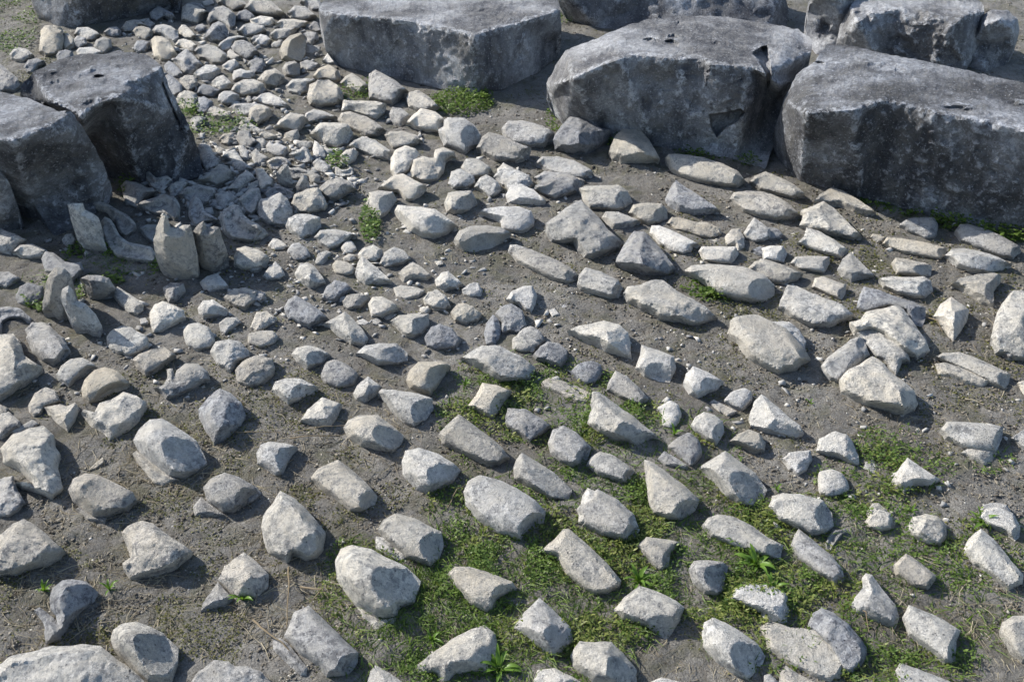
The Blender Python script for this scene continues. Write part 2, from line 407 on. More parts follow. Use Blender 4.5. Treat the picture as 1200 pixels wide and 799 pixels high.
# ---------------------------------------------------------------- the great dressed blocks
def block(name, label, mat, contour, inner, col, holes=(), step=3.2, rough=1.0, sm=1, hfix=None):
    """contour/inner: (x, y, height fraction); col: a point on the foot and the point on the top edge right above it"""
    (fx, fy), (tx, ty) = col
    g = at(fx, fy); r = rays([(tx, ty)])[0]; t = g[1] / r[1]; H = hfix or (CAMZ + r[2] * t)
    c = np.array(contour, float); i_ = np.array(inner, float).reshape(-1, 3)
    if area(c[:, :2]) < 0: c = c[::-1]
    allc = np.vstack([c, i_]); n = len(c)
    P, Fc, src = cdt(c[:, :2], i_[:, :2], [(n + k, n + k + 1) for k in range(len(i_) - 1)])
    zc = np.array([allc[s, 2] if s >= 0 else 0 for s in src]) * H
    _, tc_ = atz(P, zc)
    fine = resample(c[:, :2], step)
    hole_pts = [resample(np.array(h, float), step * .7) for h, dep in holes]
    wob = np.stack([vnoise(np.stack([np.arange(len(fine)) * .55, np.zeros(len(fine)), np.full(len(fine), k)], 1)) - .5 for k in (4.5, 8.5)], 1) * 2.6 * rough
    fine = fine + wob
    inn = grid_in(fine, step)
    ip = [inn]
    ed = resample_open(i_[:, :2], step) if len(i_) > 1 else np.zeros((0, 2))
    if len(ed): ip.append(ed)
    off = len(fine) + sum(len(x) for x in ip); extra = []
    for hp in hole_pts:
        ip.append(hp); m = len(hp); extra += [(off + k, off + (k + 1) % m) for k in range(m)]; off += m
    P2, F, src2 = cdt(fine, np.vstack(ip), extra)
    n = len(fine); ring = [-1] * n
    for k, s in enumerate(src2):
        if 0 <= s < n: ring[s] = k
    ring = [r_ for r_ in ring if r_ >= 0]; isr = np.zeros(len(P2), bool); isr[ring] = True
    # 1/distance is linear over each flat facet
    invt = np.full(len(P2), np.nan); best = np.full(len(P2), 1e9)
    for f in Fc:
        a, b, d_ = P[f[0]], P[f[1]], P[f[2]]; T = np.array([b - a, d_ - a]).T; det = T[0, 0] * T[1, 1] - T[0, 1] * T[1, 0]
        if abs(det) < 1e-6: continue
        uv = (P2 - a) @ np.linalg.inv(T).T; u, v = uv.T; w0 = 1 - u - v
        out = np.maximum(0, -np.minimum(np.minimum(u, v), w0)); sel = out < best
        val = w0 / tc_[f[0]] + u / tc_[f[1]] + v / tc_[f[2]]
        invt[sel] = val[sel]; best[sel] = out[sel]
    P3 = CAM + rays(P2) / invt[:, None]
    dd = dist_poly(P2, fine); dd[isr] = 0
    # relax to round the arrises
    nb = [set() for _ in P2]
    for f in F:
        for a in range(3): nb[f[a]].add(f[(a + 1) % 3]); nb[f[(a + 1) % 3]].add(f[a])
    nbl = [np.array(list(s)) for s in nb]; T_ = 1 / invt
    for _ in range(sm):
        T_ = np.where(isr, T_, np.array([T_[q].mean() if len(q) else T_[k] for k, q in enumerate(nbl)]) * .6 + T_ * .4)
    ray = rays(P2); P3 = CAM + ray * T_[:, None]; un = ray / np.linalg.norm(ray, axis=1)[:, None]
    nz = fbm(P3 + 5, 3.2, 3) * .032 + fbm(P3 + 9, 12.0, 4) * .022 + fbm(P3 + 3, 38.0, 3) * .015
    nz = nz - np.maximum(0, fbm(P3 + 31, 7.0, 3) - .25) * .09
    P3 -= un * (nz * rough * np.clip(dd / (step * 3), 0, 1))[:, None]
    for h, dep in holes:
        hpoly = np.array(h, float); ins = inside(P2, hpoly); hd = dist_poly(P2, hpoly)
        P3 += un * (np.where(ins, dep * np.clip(hd / 2.0, 0, 1), 0))[:, None]
    P3[:, 2] = np.maximum(P3[:, 2], 0)
    flips = 0
    for ff in F[:40]:
        nv = np.cross(P3[ff[1]] - P3[ff[0]], P3[ff[2]] - P3[ff[0]]); flips += 1 if nv @ (CAM - P3[ff[0]]) < 0 else -1
    if flips > 0: F = [ff[::-1] for ff in F]
    cc = P3[ring].mean(0); V, F2 = close_back(P3, F, ring, .9)
    o = link(name, V, F2, MAT[mat], (cc[0], cc[1], 0)); tag(o, label, 'stone block', 'dressed stone blocks round the fragment field')
    return o
def resample_open(p, step):
    out = []
    for a, b in zip(p[:-1], p[1:]):
        n = max(1, int(np.linalg.norm(b - a) / step)); out += [a + (b - a) * k / n for k in range(n)]
    return np.array(out[1:]) if len(out) > 1 else np.zeros((0, 2))

block('stone_block', 'long block with a flat top and a triangular hole in its shaded front face', 'm',
  [(640,98,.45),(650,80,.62),(662,60,.85),(700,45,.97),(730,32,1),(760,23,1),(800,18,1),(850,20,1),(900,28,1),(935,35,1),(953,47,.97),(950,62,.9),(935,92,.62),(915,118,.4),(908,165,.1),
   (897,198,0),(862,187,0),(830,181,0),(770,171,0),(700,160,0),(660,146,0),(645,122,.15)],
  [(652,100,.62),(672,92,.84),(700,79,.95),(725,70,1),(745,65,1),(790,69,1),(815,72,1),(840,76,1),(880,79,.98),(897,87,.95),(912,100,.8)], ((830,181),(830,74)),
  holes=[([(830,134),(852,131),(868,127),(874,132),(868,141),(850,151),(840,162),(833,150)],.11),([(751,46),(762,44),(772,47),(771,50),(757,50)],.05),([(777,47),(788,46),(797,51),(794,56),(783,55)],.05),
         ([(781,41),(790,39),(797,42),(792,45),(783,45)],.05),([(788,27),(796,25),(800,29),(794,31)],.04),([(880,62),(893,54),(900,53),(903,72),(905,96),(899,104),(897,88),(890,72)],.13),
         ([(828,83),(831,82),(828,104),(826,105)],.03),([(833,116),(835,117),(834,130),(832,130)],.05),([(822,129),(827,129),(827,133),(823,133)],.05)])
block('stone_block', 'largest dark block, sloping off at the far right with white scars on top', 'k',
  [(905,172,.05),(908,150,.3),(918,118,.62),(933,88,.86),(955,72,.95),(970,52,1),(1000,54,1),(1050,66,1),(1080,71,1),(1150,87,1),(1200,97,1),(1300,118,1),(1300,170,1),(1310,300,0),(1200,277,0),(1100,255,0),(1010,232,0),(938,212,0),(915,190,0)],
  [(922,122,.78),(945,133,.93),(1000,129,.99),(1036,118,1.02),(1060,122,1),(1100,133,1),(1150,142,1),(1185,150,1),(1298,174,1)], ((1100,255),(1100,133)),
  holes=[([(950,73),(960,71),(968,74),(966,77),(953,76)],.05)])
block('stone_block', 'long block above the scattered tiles with a lit corner and shaded front', 'm',
  [(373,12,.98),(378,2,1),(400,-20,1),(470,-45,1),(640,-25,1),(652,-8,1),(656,12,.98),(658,38,.55),(655,62,.1),(630,85,0),(590,104,0),(556,114,0),(505,101,0),(450,88,0),(400,78,0),(390,66,.15),(379,42,.6)],
  [(375,13,.98),(392,17,1),(430,20,1),(470,24,1),(500,29,1),(535,37,1),(556,42,1),(580,34,1),(605,28,1),(632,20,1),(652,14,1)], ((556,114),(556,42)))
block('stone_block', 'cracked left block with a small round dowel hole in its top', 'k',
  [(24,101,.9),(38,86,1),(62,73,1),(95,63,1),(120,64,1),(140,60,1),(175,65,1),(190,78,1),(197,100,.86),(212,130,.6),(222,146,.5),(234,180,.1),(238,206,0),(205,215,0),(165,214,0),(125,206,0),(110,190,.1),(100,168,.3),(85,140,.6),(45,118,.8),(24,112,.82)],
  [(60,120,.96),(82,129,.97),(95,140,.96),(101,127,1),(118,120,1),(138,114,1),(146,108,.98),(131,101,1),(150,94,1),(172,89,1),(188,81,1)], ((165,214),(165,92)),
  holes=[([(108,89),(114,87),(122,88),(123,91),(116,93),(109,92)],.07),([(190,88),(193,100),(200,118),(208,136),(216,156),(213,156),(204,137),(196,119),(189,101)],.06)], rough=1.2)
block('stone_block', 'speckled dark block in the left foreground of the cracked one', 'k',
  [(-60,108,1),(0,108,1),(35,116,1),(66,130,1),(84,131,1),(98,150,.85),(112,175,.6),(124,200,.35),(132,225,.05),(112,250,0),(88,266,0),(64,277,0),(40,240,.15),(-10,240,.1),(-60,240,0)],
  [(-58,160,1),(0,164,1),(16,166,1),(32,158,1),(52,152,1),(68,141,1),(82,133,1)], ((64,277),(60,150)), hfix=.58)
block('stone_block', 'narrow dark block edge lowest at the left border', 'k',
  [(-80,170,1),(0,196,1),(10,212,.85),(20,240,.4),(27,264,.03),(10,272,0),(-80,272,0)], [(-60,190,1),(-4,206,1)], ((10,272),(6,205)), hfix=.36)
block('stone_block', 'rear left block whose shaded side fills the upper left', 'k',
  [(30,-30,1),(50,-60,1),(190,-60,1),(212,-25,1),(204,2,.3),(196,9,0),(160,18,0),(120,26,0),(88,32,0),(70,31,0),(45,23,0),(37,0,.5)], [(45,-22,1),(90,-12,1),(190,-25,1)], ((88,32),(88,-14)), step=5)
block('stone_block', 'low shaded block standing behind the block with the triangular hole', 'm',
  [(655,-12,1),(680,-30,1),(900,-30,1),(918,-12,1),(924,10,.5),(922,30,.1),(900,45,0),(800,45,0),(700,32,0),(668,24,0),(656,5,.5)], [(660,-10,1),(780,-8,1),(916,-8,1)], ((700,32),(700,-8)), step=5)
block('stone_block', 'pale rough block with craggy edge, behind the largest dark block', 'm',
  [(980,52,.2),(986,30,.6),(996,8,.95),(1010,-8,1),(1060,-14,1),(1120,-8,1),(1150,2,1),(1154,20,.85),(1146,50,.4),(1132,84,0),(1090,82,0),(1040,72,0),(1000,68,0),(982,62,0)],
  [(1004,28,.86),(1020,16,.97),(1050,12,1),(1072,8,1),(1080,28,.85),(1098,20,.98),(1115,32,.9),(1130,20,1),(1150,14,1)], ((1040,72),(1040,14)), rough=1.5)
block('stone_block', 'rounded grey end block at the upper right behind the largest block', 'm',
  [(1134,78,0),(1140,50,.4),(1150,22,.85),(1160,12,1),(1180,12,1),(1192,22,.9),(1195,38,.6),(1188,60,.25),(1178,76,0),(1155,84,0)], [(1154,30,.85),(1170,24,.95),(1186,34,.8)], ((1155,84),(1160,26)), rough=1.3)
block('stone_block', 'leaning block with a lichened yellowish side between two rear blocks', 'm',
  [(946,10,.6),(952,-12,1),(975,-20,1),(1004,-16,1),(998,12,.7),(984,44,.2),(975,62,0),(958,64,0),(944,45,.1)], [(958,-6,1),(980,-4,.98),(1000,-6,.95)], ((958,64),(960,-4)), rough=1.3)
DATA = """
T 0 600
rg;broad grey wedge with a thin pale ridge, cut off by the left edge;-30 150 0 100 60 45 110 28 165 55 230 110 305 180 285 215 225 250 130 270 60 290 -40 300;0 95 290 175;;the grey wedge at the left edge
rg;lumpy grey chunk with a pitted dark face and notched left side;568 90 600 55 660 35 715 45 760 80 800 110 870 150 905 180 890 215 800 275 700 300 610 308 575 270 568 230 610 205 590 150;600 60 860 150;;the notched pitted chunk
cb;hooked grey tile piece with round pitted end and thin flange behind a weed;228 400 245 350 290 315 340 308 400 320 460 370 440 410 370 470 320 530 280 600 215 615 205 560 215 500 265 520 260 480 235 450;250 360 300 560;;the hooked tile piece
+flange;155 455 185 440 250 490 275 525 265 560 215 570 200 510
cl;stout round-topped stone with a rough broken face against the large bottom boulder;515 590 530 545 570 518 640 508 700 530 760 560 835 630 830 700 800 796 690 800 640 760 590 700 530 640;620 545 680 780;;
rl;large flat pale boulder with cracked top filling the bottom left corner;-60 800 -20 710 60 670 160 640 250 620 350 615 480 625 540 670 600 720 680 790 690 840 -60 850;440 640 560 800;;the large bottom left boulder
ag;grey tapering tile piece with a broken tip behind a green weed;1020 310 1050 250 1140 180 1190 215 1260 290 1255 350 1210 395 1110 400 1060 350;;;
+broken_corner;1020 322 1090 400 1060 430 940 460 950 420
rg;rough white-grey lump cut off by the bottom edge, above a bare patch;890 800 930 740 1000 690 1070 690 1100 715 1160 715 1230 750 1290 810 1250 850 900 850;;;
T 300 600
rl;tall teardrop slab leaning back, notched at its foot;25 70 30 20 110 -105 185 -70 270 20 325 90 315 170 285 220 230 228 175 205 150 245 60 195 35 130;280 30 310 190;;the teardrop slab
cl;stout half-round tile chunk with a dark round end and a flange broken beneath it;568 75 600 30 650 0 740 20 800 55 870 85 880 150 860 210 820 255 740 225 700 215 600 130;780 85 770 220;;the tile resting on a loose flange
+flange;560 110 600 112 640 135 650 165 700 170 708 220 660 232 560 175
cl;biggest bottom tile with deep shaded broken end and a lip under its left side;370 220 395 165 450 148 540 165 600 200 700 250 775 320 750 390 745 420 680 440 660 490 600 500 560 495 460 430 375 310;530 240 590 490;;the big lipped tile
+lip;465 425 540 480 600 498 660 488 650 520 600 570 560 550 490 490
cg;rough rectangular tile piece leaning over a narrow loose flange;130 575 160 510 175 465 245 430 290 470 380 560 480 655 475 700 430 760 330 770 290 720 200 660;;;the rough tile over a narrow strip
+flange;75 600 110 582 150 610 240 725 235 760 210 765 80 640
cl;pale half-round tile with a lit top in green clover, right of the big lipped tile;900 280 930 250 1000 250 1070 270 1200 320 1230 360 1180 380 1130 410 1120 450 1080 475 1000 430 920 340;1120 330 1100 470;;
al;pale wedge with a long sloping crest and weeds at its foot;755 710 830 650 920 590 1010 540 1070 525 1120 560 1140 640 1130 720 1090 745 1010 750 930 760 905 796 870 790 840 755 760 750;790 740 1080 700;;
aw;small white corner piece poking up from the bottom edge;520 796 535 740 560 712 620 745 700 800 690 840 520 840;;;
T 600 600
cg;half cylinder sloping right in the grass under the row of speckled tiles;305 -20 340 -60 400 -115 500 -60 575 10 590 60 575 120 520 130 420 110 330 60;;;
cl;long tile with a ragged white upper end, sloping down to the right in the grass;120 185 190 130 240 75 265 72 300 100 380 170 450 240 512 315 505 345 450 380 390 385 340 360 250 290 200 210;220 60 200 220;;the tile with ragged white end
cl;short tile stub with flat top and dark broken right end;585 150 630 112 700 118 790 135 745 185 735 250 700 278 670 260 600 180;770 130 700 250;;
cg;small stub whose round right end is full of dark pits;828 260 855 222 920 220 990 228 1015 250 995 330 995 360 965 388 900 380 850 330;915 225 910 370;;the stub with pitted end
ag;dark craggy grey pyramid stone with rough faces;0 540 60 460 130 395 190 450 270 530 290 595 200 685 140 650 60 590;170 450 130 640|20 550 200 560;;the dark craggy pyramid
cl;thick squarish stone tilted with a cut corner at front;475 455 530 390 600 340 680 365 770 410 808 440 790 500 730 595 680 570 630 535 520 500;560 530 790 480;;the tilted squarish stone
rl;angular stone with a flat lit facet in front of the dark pyramid;272 665 320 600 400 600 465 602 520 650 585 730 590 800 500 820 380 800 285 720;455 600 440 760;;
rw;pale top of a stone just showing at the bottom edge;100 780 120 735 200 725 260 755 330 790 320 830 100 830;;;
cl;egg-shaped pale tile with a rough dark end facing right;890 570 900 510 940 490 1000 510 1080 560 1150 610 1190 670 1170 720 1110 785 1040 760 960 700 900 630;1060 560 1010 740;;the egg-shaped tile
rw;very pale edge of a stone low at the bottom margin;650 790 700 768 790 790 800 830 650 830;;;
cl;speckled long half-round tile above a leafy rosette;890 60 920 20 970 5 1040 15 1130 60 1210 120 1270 150 1260 220 1180 205 1060 170 930 110;;;
rw;white stone with a bright top partly hidden by the leafy rosette;1020 400 1050 355 1110 335 1200 335 1290 375 1300 460 1270 525 1180 480 1050 420;1040 400 1280 450;;
T 900 600
cl;pale half-round tile with rough dark right side above a shell-like sliver;0 -30 20 -65 70 -90 150 -90 260 -60 300 0 310 60 270 100 200 108 150 80 50 40;220 -60 260 100;;
vg;thin curved shell-like sliver standing on edge;268 150 280 110 310 80 360 72 378 85 340 115 310 160 298 192 275 180;;;the thin curved sliver
cg;tapering speckled tile pointing up left beside the curved sliver;108 150 125 100 145 72 200 115 290 190 350 260 362 320 320 338 240 290 140 215;;;
cw;squat pale pebble-like stub with rounded right side;455 40 480 5 520 -20 575 0 600 50 580 80 520 88 470 70;;;
rl;knobbly pale round stone among clover;650 70 680 20 740 2 800 15 840 60 840 110 815 155 740 150 670 110;700 20 680 130;;the knobbly round stone
cg;flat grey trapezoid tile piece with a chipped right edge;590 240 650 188 700 220 795 295 780 320 750 360 680 345 600 290;600 285 770 355;;the flat grey trapezoid
cl;long tilted tile with a sharp white upper corner, near the right edge;915 175 940 120 1000 70 1060 120 1140 220 1200 290 1195 330 1130 362 1060 310 960 240;960 110 940 190;;the long tile by the right edge
cw;smooth pale stone half behind the green plant at the right margin;985 20 1020 -20 1080 -30 1150 0 1185 60 1180 110 1160 130 1110 90 1030 60;;;
al;peaked stone shaped like a fin with a broken foot;392 430 410 390 445 350 445 300 460 280 490 290 540 360 600 430 618 490 600 538 530 520 460 490 410 465;480 300 440 490;;the fin-shaped stone
cl;long oblique tile with a flat top and cut right end;632 490 660 428 740 460 830 500 905 550 885 600 880 700 830 705 760 650 660 570;885 560 850 710;;the oblique flat-topped tile
cw;round white stone cut off by the right edge;1088 560 1100 510 1150 480 1250 480 1280 600 1240 700 1190 700 1140 650;1120 500 1110 640;;
rb;grey-white mottled stone behind the tan slab;185 530 210 470 250 438 310 465 400 540 465 630 455 690 400 750 350 740 280 620;290 500 440 560;;
pt;tan rectangular slab with rusty stains lying across others;-40 530 10 505 100 530 230 550 300 600 380 650 375 700 340 775 290 796 200 770 80 700 0 640;300 600 370 690|-20 620 280 790;;the tan stained slab
aw;bright white chunk pushed under the tan slab;-20 370 20 340 85 380 95 440 90 510 60 525 -20 505 -60 400;;;
ag;pale triangular bit peeping below the tan slab;50 796 60 745 85 715 140 750 240 800 230 840 50 840;;;
cl;tile fragment with straight lit edge cut off by the bottom edge;592 745 620 700 720 735 860 790 880 840 640 840;;;
cg;dark right-hand end of a tile cut by the bottom edge;-20 760 10 750 50 790 40 840 -20 840;;;
T 0 400
rl;craggy upright boulder with knobby right edge at the left margin;-40 -40 0 -40 60 -30 100 10 110 60 150 90 195 110 180 155 130 190 90 215 60 240 0 275 -50 270;80 -10 50 230;;the craggy boulder at the left margin
cg;upright ribbed tile end beside the craggy boulder;120 -20 150 -70 230 -80 290 -20 330 40 300 80 250 105 200 90 150 50;;;
cl;smooth pale tile end, first of a leaning pair;262 150 285 110 330 78 385 72 430 95 455 118 400 150 350 180 320 212 270 180;430 95 330 210;;
ct;tan half-round tile with a shaded curved end, second of a leaning pair;378 220 395 175 440 130 490 115 550 135 605 190 590 220 500 250 450 280 415 290 385 260;600 180 420 270;;the tan half-round
rg;small grey rough hollow-footed stone beside a pale kite shape;130 300 160 240 210 208 260 225 285 280 210 310 190 335 155 355 135 325;;;
aw;pale kite-shaped fragment with a pointed left corner;205 305 280 290 310 300 350 282 370 310 350 370 315 415 270 385 225 340;310 300 320 400;;the pale kite-shaped fragment
al;long-beaked grey fragment with thin left flange and lumpy body;378 330 390 312 440 330 465 285 520 270 575 232 640 250 685 280 680 310 650 370 600 420 510 460 480 430 430 400 400 365;620 260 640 370|450 330 520 440;;the long-beaked fragment
cg;light grey oblong beside the hooked fragment;615 85 650 55 720 30 765 20 825 60 790 95 740 130 680 158 640 120;660 60 800 80;;
rg;grey hook with an upturned curled lip and notch on top;722 215 765 200 785 160 778 125 810 122 818 160 830 130 870 100 930 102 975 140 985 175 920 215 840 250 780 272 745 235;;;the grey curled hook
ol;pale rounded stone behind its twin near two overlapping stones;492 0 540 -50 620 -60 690 -30 700 20 660 50 600 68 540 40;;;
rl;upper of two touching rounded stones with pitted top;982 45 1010 0 1070 -15 1130 0 1165 40 1170 70 1110 100 1080 145 1020 110;;;
rg;lower of two touching rounded stones, flat faced;1100 130 1140 90 1200 60 1280 75 1290 140 1240 200 1180 215 1110 180;;;
ab;dark-faced boulder with chipped pale left edge standing alone;928 315 980 250 1030 215 1080 235 1130 280 1150 340 1130 390 1060 450 1000 475 960 410 930 350;1000 240 1010 390|940 330 1050 430;;the dark-faced boulder
cl;large half-round tile whose broad flat face is bluish and speckled;622 460 650 410 700 360 760 358 850 410 920 460 970 560 940 595 870 640 790 640 720 580 660 530;770 400 760 600;;the bluish-faced tile
+flange;618 520 640 508 800 630 840 645 760 672 720 660 640 560
rl;big two-lobed stone with smooth white top and shaded concave front;0 500 60 430 140 400 205 390 250 430 250 480 280 520 265 580 295 680 275 715 245 742 180 715 100 690 70 660 150 655 60 590 10 560;20 480 270 490;;the two-lobed stone
rg;cracked grey lump below the two-lobed stone at the left margin;-30 660 20 630 60 625 80 690 120 750 90 790 40 820 -30 820;;;
cg;domed stone with a dark pitted face and pale rim;316 690 340 640 400 610 460 620 540 660 620 700 642 740 600 790 500 820 430 825 390 790 340 745;350 640 470 800;;the domed pitted stone
+flange;350 780 380 768 430 800 500 825 490 850 400 840
cg;rounded grey hatch-marked tile with a low broken apron;950 680 985 640 1050 608 1120 630 1200 680 1215 710 1150 760 1090 800 1040 800 970 750;1150 660 1080 790;;the tile with broken apron
+apron;903 770 940 725 1000 770 1060 815 1000 820 910 815
rg;small round grey stone at the left edge above the two-lobed stone;-30 380 0 335 40 325 90 370 100 400 50 420 0 450 -30 440;;;
rg;tiny dark stone wedged at the left edge;-20 330 0 290 40 310 30 335 0 345;;;
rl;small lump hidden behind the two-lobed stone;40 420 100 390 150 362 185 385 140 405 80 430;;;
pt;thin tan shard lying flat in dry debris;405 605 440 570 480 538 490 560 450 590;;;
T 300 400
cl;rounded pale lozenge with a peaked crest, beside a boxy grey one;165 55 190 25 240 14 300 28 350 60 310 100 240 132 190 95;250 20 230 120;;
ob;smooth boxy grey stone with slanted right end;300 160 325 95 370 78 430 105 480 145 460 205 380 220 320 195;;;
cl;low half-moon tile with a shaded round end facing right;72 225 90 185 140 168 210 170 290 210 270 235 200 275 150 295 110 265;200 170 150 290;;
al;pale squared fragment with a pointed left corner among dry twigs;205 370 240 315 310 258 402 290 385 340 350 398 280 395;300 265 370 390;;
cl;smooth boat-shaped tile with crease across the middle;410 400 430 365 480 342 570 340 630 385 692 435 680 480 640 522 570 510 490 490 430 450;560 345 550 500;;
ct;warm tan half drum with flat shaded right end;703 180 720 130 760 92 870 88 912 110 880 160 820 245 770 240 720 215;825 90 800 245;;the warm tan half drum
al;small grey tilted cube-like stone touching a larger rough tile;455 240 475 200 525 160 590 210 560 250 510 290 465 270;520 165 500 285;;
cl;wide rough tile with flat white top and rounded front end;568 235 590 218 660 225 760 240 825 262 832 310 800 360 740 402 690 380 640 330;760 245 720 395;;
cl;bright oblong stone with blue-grey pitted hollow in its side;465 55 510 15 580 5 660 5 710 50 712 85 660 105 570 110 510 80;580 10 580 105;;
og;round pale stone cut at left by a shadow, by the dry stems;-100 130 -60 85 0 60 40 62 92 115 80 165 20 205 -40 215 -90 190;;;
cl;ribbed half drum with hollow shaded right end;0 520 20 480 60 465 120 470 195 488 150 560 125 620 90 630 50 600 5 570;110 475 100 620;;
cl;long smooth tile with a round shaded upper end, standing clear of others;250 640 290 590 385 550 440 590 520 660 568 720 560 760 500 796 440 798 370 740 300 690;;;the long smooth tile
rl;pitted pale egg with a rough shaded end and weed in front;682 560 700 505 760 495 840 515 920 560 960 600 930 650 870 685 800 715 750 690 690 620;810 520 790 700;;
cl;long wedge tile with a concave lit upper end and pointed right tip;855 430 890 390 950 335 1000 370 1080 430 1150 490 1190 540 1140 575 1080 575 980 530 870 475;930 350 870 470;;the long wedge tile
ct;small squared tan fragment with flared left end;990 300 1030 250 1060 190 1130 200 1198 230 1150 300 1110 362 1060 340;1140 230 1090 350;;
rl;broad rough pale boulder at the top of the clover patch;962 75 1000 50 1060 15 1140 15 1250 70 1310 120 1290 170 1230 185 1140 190 1070 150 990 95;1060 40 1120 180;;
cl;huge smooth rounded tile lying in clover, the fattest of its row;972 700 990 650 1050 622 1130 640 1220 680 1310 740 1360 790 1350 840 1310 880 1240 935 1130 900 1030 830 980 760;;;the fattest tile in clover
og;pale curved edge of a small stone left of the teardrop slab;-60 730 -40 680 0 675 28 710 0 740 -40 760;;;
T 600 400
ol;flat pale disc above the round grey stone;0 -20 50 -40 100 -20 140 10 100 45 40 50 0 35;;;
rb;round blue-grey stone with dark lower face;100 60 130 20 170 -5 220 5 262 40 258 80 230 122 190 110 150 95 110 80;130 30 240 100;;
ob;round flattish stone with streaked dark top;272 140 310 100 370 85 415 100 430 140 400 190 350 200 310 180;;;
pg;thin tilted slab, white on its upper edge, next to the clover;135 190 170 165 220 175 300 205 375 240 360 285 300 275 220 240 150 210;;;
cg;grey fluted tile tapering down into weeds;443 225 455 180 485 132 540 160 600 215 640 265 620 305 560 290 500 260;;;
rl;long angular boulder with flat wedge top and low shelf at its right;348 380 370 310 375 232 410 232 480 285 560 340 630 400 690 445 640 470 590 488 530 470 440 450 400 430;410 430 600 330;;the angular clover boulder
cw;cylinder stub with a pale pitted top and grey cut front;578 120 600 60 608 12 680 35 760 65 770 120 740 190 690 185 620 160;600 115 765 110;;
cw;two-faceted white wedge leaning right with bright left facet;802 190 815 150 850 112 920 140 995 185 960 220 870 265 830 245;900 150 880 260;;
ow;rounded pale stump with broad smooth face sunk in leaves;675 310 740 270 780 290 798 340 775 395 740 408 705 395 700 340;;;
pg;thin chip under the white oval stone;925 285 945 268 1000 295 1060 325 1010 345 960 315;;;
ow;bright white oval stone;990 275 1030 230 1090 212 1125 230 1128 270 1080 320 1030 300;;;the bright white oval
cl;squat squarish stone with a flat shaded right side;838 390 860 350 900 325 950 340 990 370 995 420 960 480 910 460 850 420;970 360 940 470;;
rt;low tan stone with a shaded front and pale crest;1015 465 1060 430 1110 408 1160 425 1190 470 1185 510 1140 515 1080 490;1040 465 1180 470;;
ob;speckled stone split by a dark crack, overgrown at its foot;725 490 770 450 830 418 880 460 895 520 870 560 840 590 780 540;;;the cracked speckled stone
+split_corner;680 550 715 508 760 535 830 580 820 600 720 580
cl;large tile with a scooped white upper face and grey body;880 585 940 545 1000 508 1060 550 1140 610 1198 690 1180 740 1130 775 1060 760 1000 720 930 640;1060 540 1000 690;;the scooped white tile
cl;speckled triangular tile with a sharp point upwards;640 740 630 660 620 550 660 560 740 620 810 670 880 740 860 790 800 830 720 830 660 800;;;the sharp triangular tile
cg;tile with a fluted pattern, squared at its lower end;168 470 190 410 240 390 300 420 372 490 350 560 280 585 220 560 180 520;;;
cl;smooth low tile half drowned in clover beside the fluted one;348 575 370 535 410 512 470 525 530 565 575 605 540 665 480 645 400 620;;;
cl;striped tile block sinking into the clover on its right side;5 590 20 550 45 515 120 560 200 610 280 690 270 740 180 735 90 690 10 640;80 560 60 660;;
rb;small rock with rough dark-veined top at clover edge;-35 370 -20 310 60 312 130 350 182 390 150 430 80 470 40 440 -20 400;;;
cw;white tile face rising to a point, cut off by the frame of weeds;315 800 330 720 355 682 420 710 500 760 580 830 600 880 560 930 470 920 380 880 310 850;;;
T 900 400
rw;smooth white triangular stone with rounded lower tip;-90 350 -70 290 -30 240 20 280 90 340 150 390 170 425 140 445 60 430 -20 415 -80 390;;;the smooth white triangle
cl;smooth half cylinder leaning on the cracked boulder pile;250 110 280 70 340 25 390 -15 440 -30 480 60 430 110 380 150 330 190 290 175 260 145;;;the leaning half cylinder
rl;lower boulder of the pile with a stained angular front;335 175 380 130 440 95 490 68 540 95 590 150 650 190 690 240 708 290 690 320 640 345 560 320 470 300 400 270 345 235;350 230 690 290|600 160 640 330;;the stained pile boulder
rl;upper boulder of the pile behind a zigzag crack;410 -40 500 -80 560 -30 600 -20 630 0 660 60 670 90 630 95 600 165 560 110 500 68 440 10;;;
ob;dark mottled stone tucked behind the boulder pile;625 -40 680 -60 740 -30 755 20 740 65 690 82 650 40;;;
cl;long fluted tile with a separate lower flange split along its length;778 70 820 50 900 44 980 75 1060 110 1140 150 1130 190 1110 218 1050 200 950 150 840 100;;;the long split-flange tile
+flange;785 100 830 95 920 120 1040 185 1010 212 920 190 800 150
cl;broad weathered tile with pale right end;808 410 840 372 920 372 1010 378 1105 395 1100 450 1070 515 1010 520 910 500 830 450;1100 390 1060 520;;the broad weathered tile
+broken_corner;903 520 950 488 1030 490 1075 520 1050 560 1015 578 950 550
aw;tent-shaped pale stone with an undercut right foot;580 650 600 610 655 540 720 585 812 645 770 675 690 675 640 710 590 680;600 680 800 655;;the tent-shaped pale stone
rw;bright craggy stone with a hollow beneath;225 510 240 450 320 415 370 430 400 470 425 530 430 580 380 570 320 535 260 525;360 430 400 580;;the bright craggy stone
rw;small mottled white lump beside a craggy bright stone;68 545 100 515 200 505 210 550 180 600 140 628 100 595;;;
ow;yellowish white rounded stump;235 640 240 605 300 592 345 610 375 650 385 695 350 715 280 730 240 705;;;the yellowish stump
cl;pale oblong tile with bluish end, lowest of the yellowish stump group;5 770 20 720 70 705 150 715 250 735 290 790 280 830 200 850 60 840;;;
pg;small flat embedded grey slab edge in soil;445 590 460 560 490 545 515 575 510 625 480 615;;;
ag;grey tip of a triangle stone rising from the clover;460 800 490 755 520 752 560 790 600 830 590 880 520 860 470 840;;;
rw;rounded pale stone partly hidden at the lower right;985 800 1010 760 1060 750 1120 760 1145 800 1130 830 1000 830;;;
rl;pale stone corner cut by the right edge, lower one;1135 450 1198 410 1260 400 1270 500 1200 505;;;
